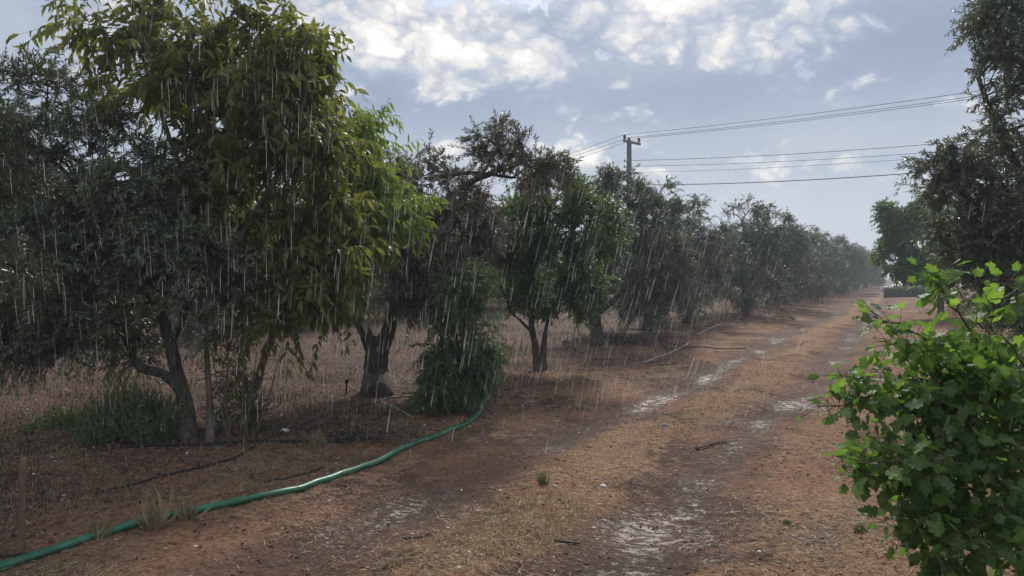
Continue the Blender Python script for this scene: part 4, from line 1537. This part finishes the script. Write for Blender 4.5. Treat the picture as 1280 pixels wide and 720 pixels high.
# ------------------------------------------------------------------ sky, sun
SUN_EL, SUN_AZ = 40.0, 10.0      # azimuth from +Y, positive to the right
w = bpy.data.worlds.new('World')
SC.world = w
w.use_nodes = True
w.node_tree.nodes.clear()
t = NT(w.node_tree)
out = t.n('ShaderNodeOutputWorld')
bg = t.n('ShaderNodeBackground')
bg.inputs['Strength'].default_value = .10
sky = t.n('ShaderNodeTexSky', sky_type='NISHITA')
sky.sun_disc = False
sky.sun_elevation = R(SUN_EL)
sky.sun_rotation = R(SUN_AZ)
sky.air_density = 1.0
sky.dust_density = 1.5
dv = t.n('ShaderNodeTexCoord').outputs['Generated']
s = t.sep(dv)
az = t.m('ARCTAN2', s[0], s[1])
el = t.m('ARCSINE', s[2])
cloudp = t.vec(t.m('DIVIDE', s[0], t.m('ADD', t.m('MAXIMUM', s[2], 0.0), .30)), t.m('DIVIDE', s[1], t.m('ADD', t.m('MAXIMUM', s[2], 0.0), .30)), t.m('MULTIPLY', s[2], 2.0))
n_big = t.noise(cloudp, 2.3, 6, .58, .35)
n_mid = t.noise(cloudp, 6.0, 8, .62, .9)
n_fin = t.noise(cloudp, 15.0, 8, .64, .8)


def blob(a0, e0, wa, we):
    x = t.m('DIVIDE', t.m('SUBTRACT', az, a0), wa)
    y = t.m('DIVIDE', t.m('SUBTRACT', el, e0), we)
    r2 = t.m('ADD', t.m('MULTIPLY', x, x), t.m('MULTIPLY', y, y))
    return t.m('EXPONENT', t.m('MULTIPLY', r2, -1.0))


def ae(px, py):
    q = P(px, py, 1.0) - np.array((0, 0, CAM_H))
    return math.atan2(q[0], q[1]), math.asin(q[2] / np.linalg.norm(q))


def B_(px, py, wx, wy):
    a, e = ae(px, py)
    return blob(a, e, wx / F, wy / F)


def add(*a):
    r = a[0]
    for q in a[1:]:
        r = t.m('ADD', r, q)
    return r


def mul(a, b_):
    return t.m('MULTIPLY', a, b_)


# lightness of the cloud deck
ang = t.vec(t.m('MULTIPLY', az, 1.0), t.m('MULTIPLY', el, 1.55), 0.37)
wn = t.n('ShaderNodeTexNoise')
t.link(ang, wn.inputs['Vector'])
wn.inputs['Scale'].default_value = 9.0
wn.inputs['Detail'].default_value = 9
wn.inputs['Roughness'].default_value = .62
wv = t.n('ShaderNodeVectorMath', operation='MULTIPLY_ADD')
t.link(wn.outputs['Color'], wv.inputs[0])
wv.inputs[1].default_value = (.13, .10, .08)
t.link(ang, wv.inputs[2])
warp = wv.outputs[0]


def billow(scale):
    v_ = t.n('ShaderNodeTexVoronoi', feature='SMOOTH_F1')
    t.link(warp, v_.inputs['Vector'])
    v_.inputs['Scale'].default_value = scale
    v_.inputs['Smoothness'].default_value = .10
    return t.m('SUBTRACT', 1.0, t.m('MULTIPLY', v_.outputs['Distance'], 1.35))


puff = add(mul(billow(9.0), .44), mul(billow(21.0), .32), mul(billow(49.0), .24))
deck = t.noise(warp, 5.0, 7, .58, .2)
soft = t.noise(cloudp, 1.8, 5, .55, .3)
zone = add(mul(B_(740, 34, 400, 66), .66), mul(B_(590, 62, 150, 36), .22), mul(B_(440, 0, 170, 70), .42), mul(B_(1105, 128, 170, 26), .44), mul(B_(1060, 206, 230, 24), .46),
           mul(B_(740, 190, 210, 22), .40), mul(B_(60, 60, 190, 60), .26), mul(B_(560, 190, 90, 22), .22))
grey = add(mul(B_(760, 125, 330, 40), .34), mul(B_(1130, 40, 190, 50), .36), mul(B_(455, 115, 100, 45), .16), mul(B_(585, 92, 60, 16), .12))
field = add(zone, mul(t.m('SUBTRACT', puff, .46), .85), mul(t.m('SUBTRACT', deck, .5), .9))
cloudy = t.ramp(field, .02, .38)
inner = add(.54, mul(t.m('SUBTRACT', puff, .46), 1.25), mul(t.m('SUBTRACT', deck, .5), .7), mul(zone, .42))
base_ = add(.49, mul(t.m('SUBTRACT', soft, .5), .30), mul(t.m('SUBTRACT', deck, .5), .22), mul(grey, -.55))
L_ = add(mul(cloudy, inner), mul(t.m('SUBTRACT', 1.0, cloudy), base_), mul(grey, -.28))
cr = t.n('ShaderNodeValToRGB')
t.link(L_, cr.inputs[0])
els = cr.color_ramp.elements
stops = [(0.0, (.21, .26, .36)), (.22, (.27, .335, .46)), (.42, (.36, .43, .545)), (.60, (.53, .565, .63)), (.78, (.78, .765, .74)), (1.0, (1.02, .985, .93))]
while len(els) < len(stops):
    els.new(.5)
for e_, (p_, c_) in zip(els, stops):
    e_.position = p_
    e_.color = (*c_, 1)
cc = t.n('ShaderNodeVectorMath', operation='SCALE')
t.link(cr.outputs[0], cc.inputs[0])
# unseen deck above the view is brightened to add ambient fill light
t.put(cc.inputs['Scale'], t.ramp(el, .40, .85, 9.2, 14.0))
hole = t.ramp(add(mul(B_(610, 4, 100, 20), .34), mul(deck, 1.0), mul(puff, -.55)), .50, .68)
blue = t.mix(.5, sky.outputs[0], (2.9, 4.3, 6.8))
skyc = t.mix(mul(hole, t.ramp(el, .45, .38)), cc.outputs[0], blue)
# low air: clear pale band near the horizon
low = t.ramp(el, .17, .02)
skyc = t.mix(mul(low, .7), skyc, (5.3, 6.2, 7.5))
# some of the real sky shows through the thin deck everywhere
skyc = t.mix(.12, skyc, sky.outputs[0])
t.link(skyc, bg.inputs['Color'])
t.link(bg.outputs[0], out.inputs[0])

sd = bpy.data.lights.new('sun', 'SUN')
sd.energy = 3.3
sd.angle = R(11)
sd.color = (1.0, .93, .84)
so = bpy.data.objects.new('sun', sd)
COL.objects.link(so)
dirv = Vector((math.sin(R(SUN_AZ)) * math.cos(R(SUN_EL)), math.cos(R(SUN_AZ)) * math.cos(R(SUN_EL)), math.sin(R(SUN_EL))))
so.rotation_euler = dirv.to_track_quat('Z', 'Y').to_euler()
so.location = (0, 0, 20)

SC.view_settings.view_transform = 'Standard'
SC.view_settings.look = 'None'
SC.view_settings.gamma = 1
SC.view_settings.exposure = 0.22
SC.render.engine = 'CYCLES'
SC.cycles.max_bounces = 6
SC.cycles.diffuse_bounces = 3
SC.cycles.transmission_bounces = 4
SC.cycles.transparent_max_bounces = 12
SC.cycles.volume_bounces = 0
SC.cycles.use_adaptive_sampling = True
SC.cycles.adaptive_threshold = .02
try:
    SC.cycles.use_denoising = True
    SC.cycles.denoiser = 'OPENIMAGEDENOISE'
except Exception:
    pass
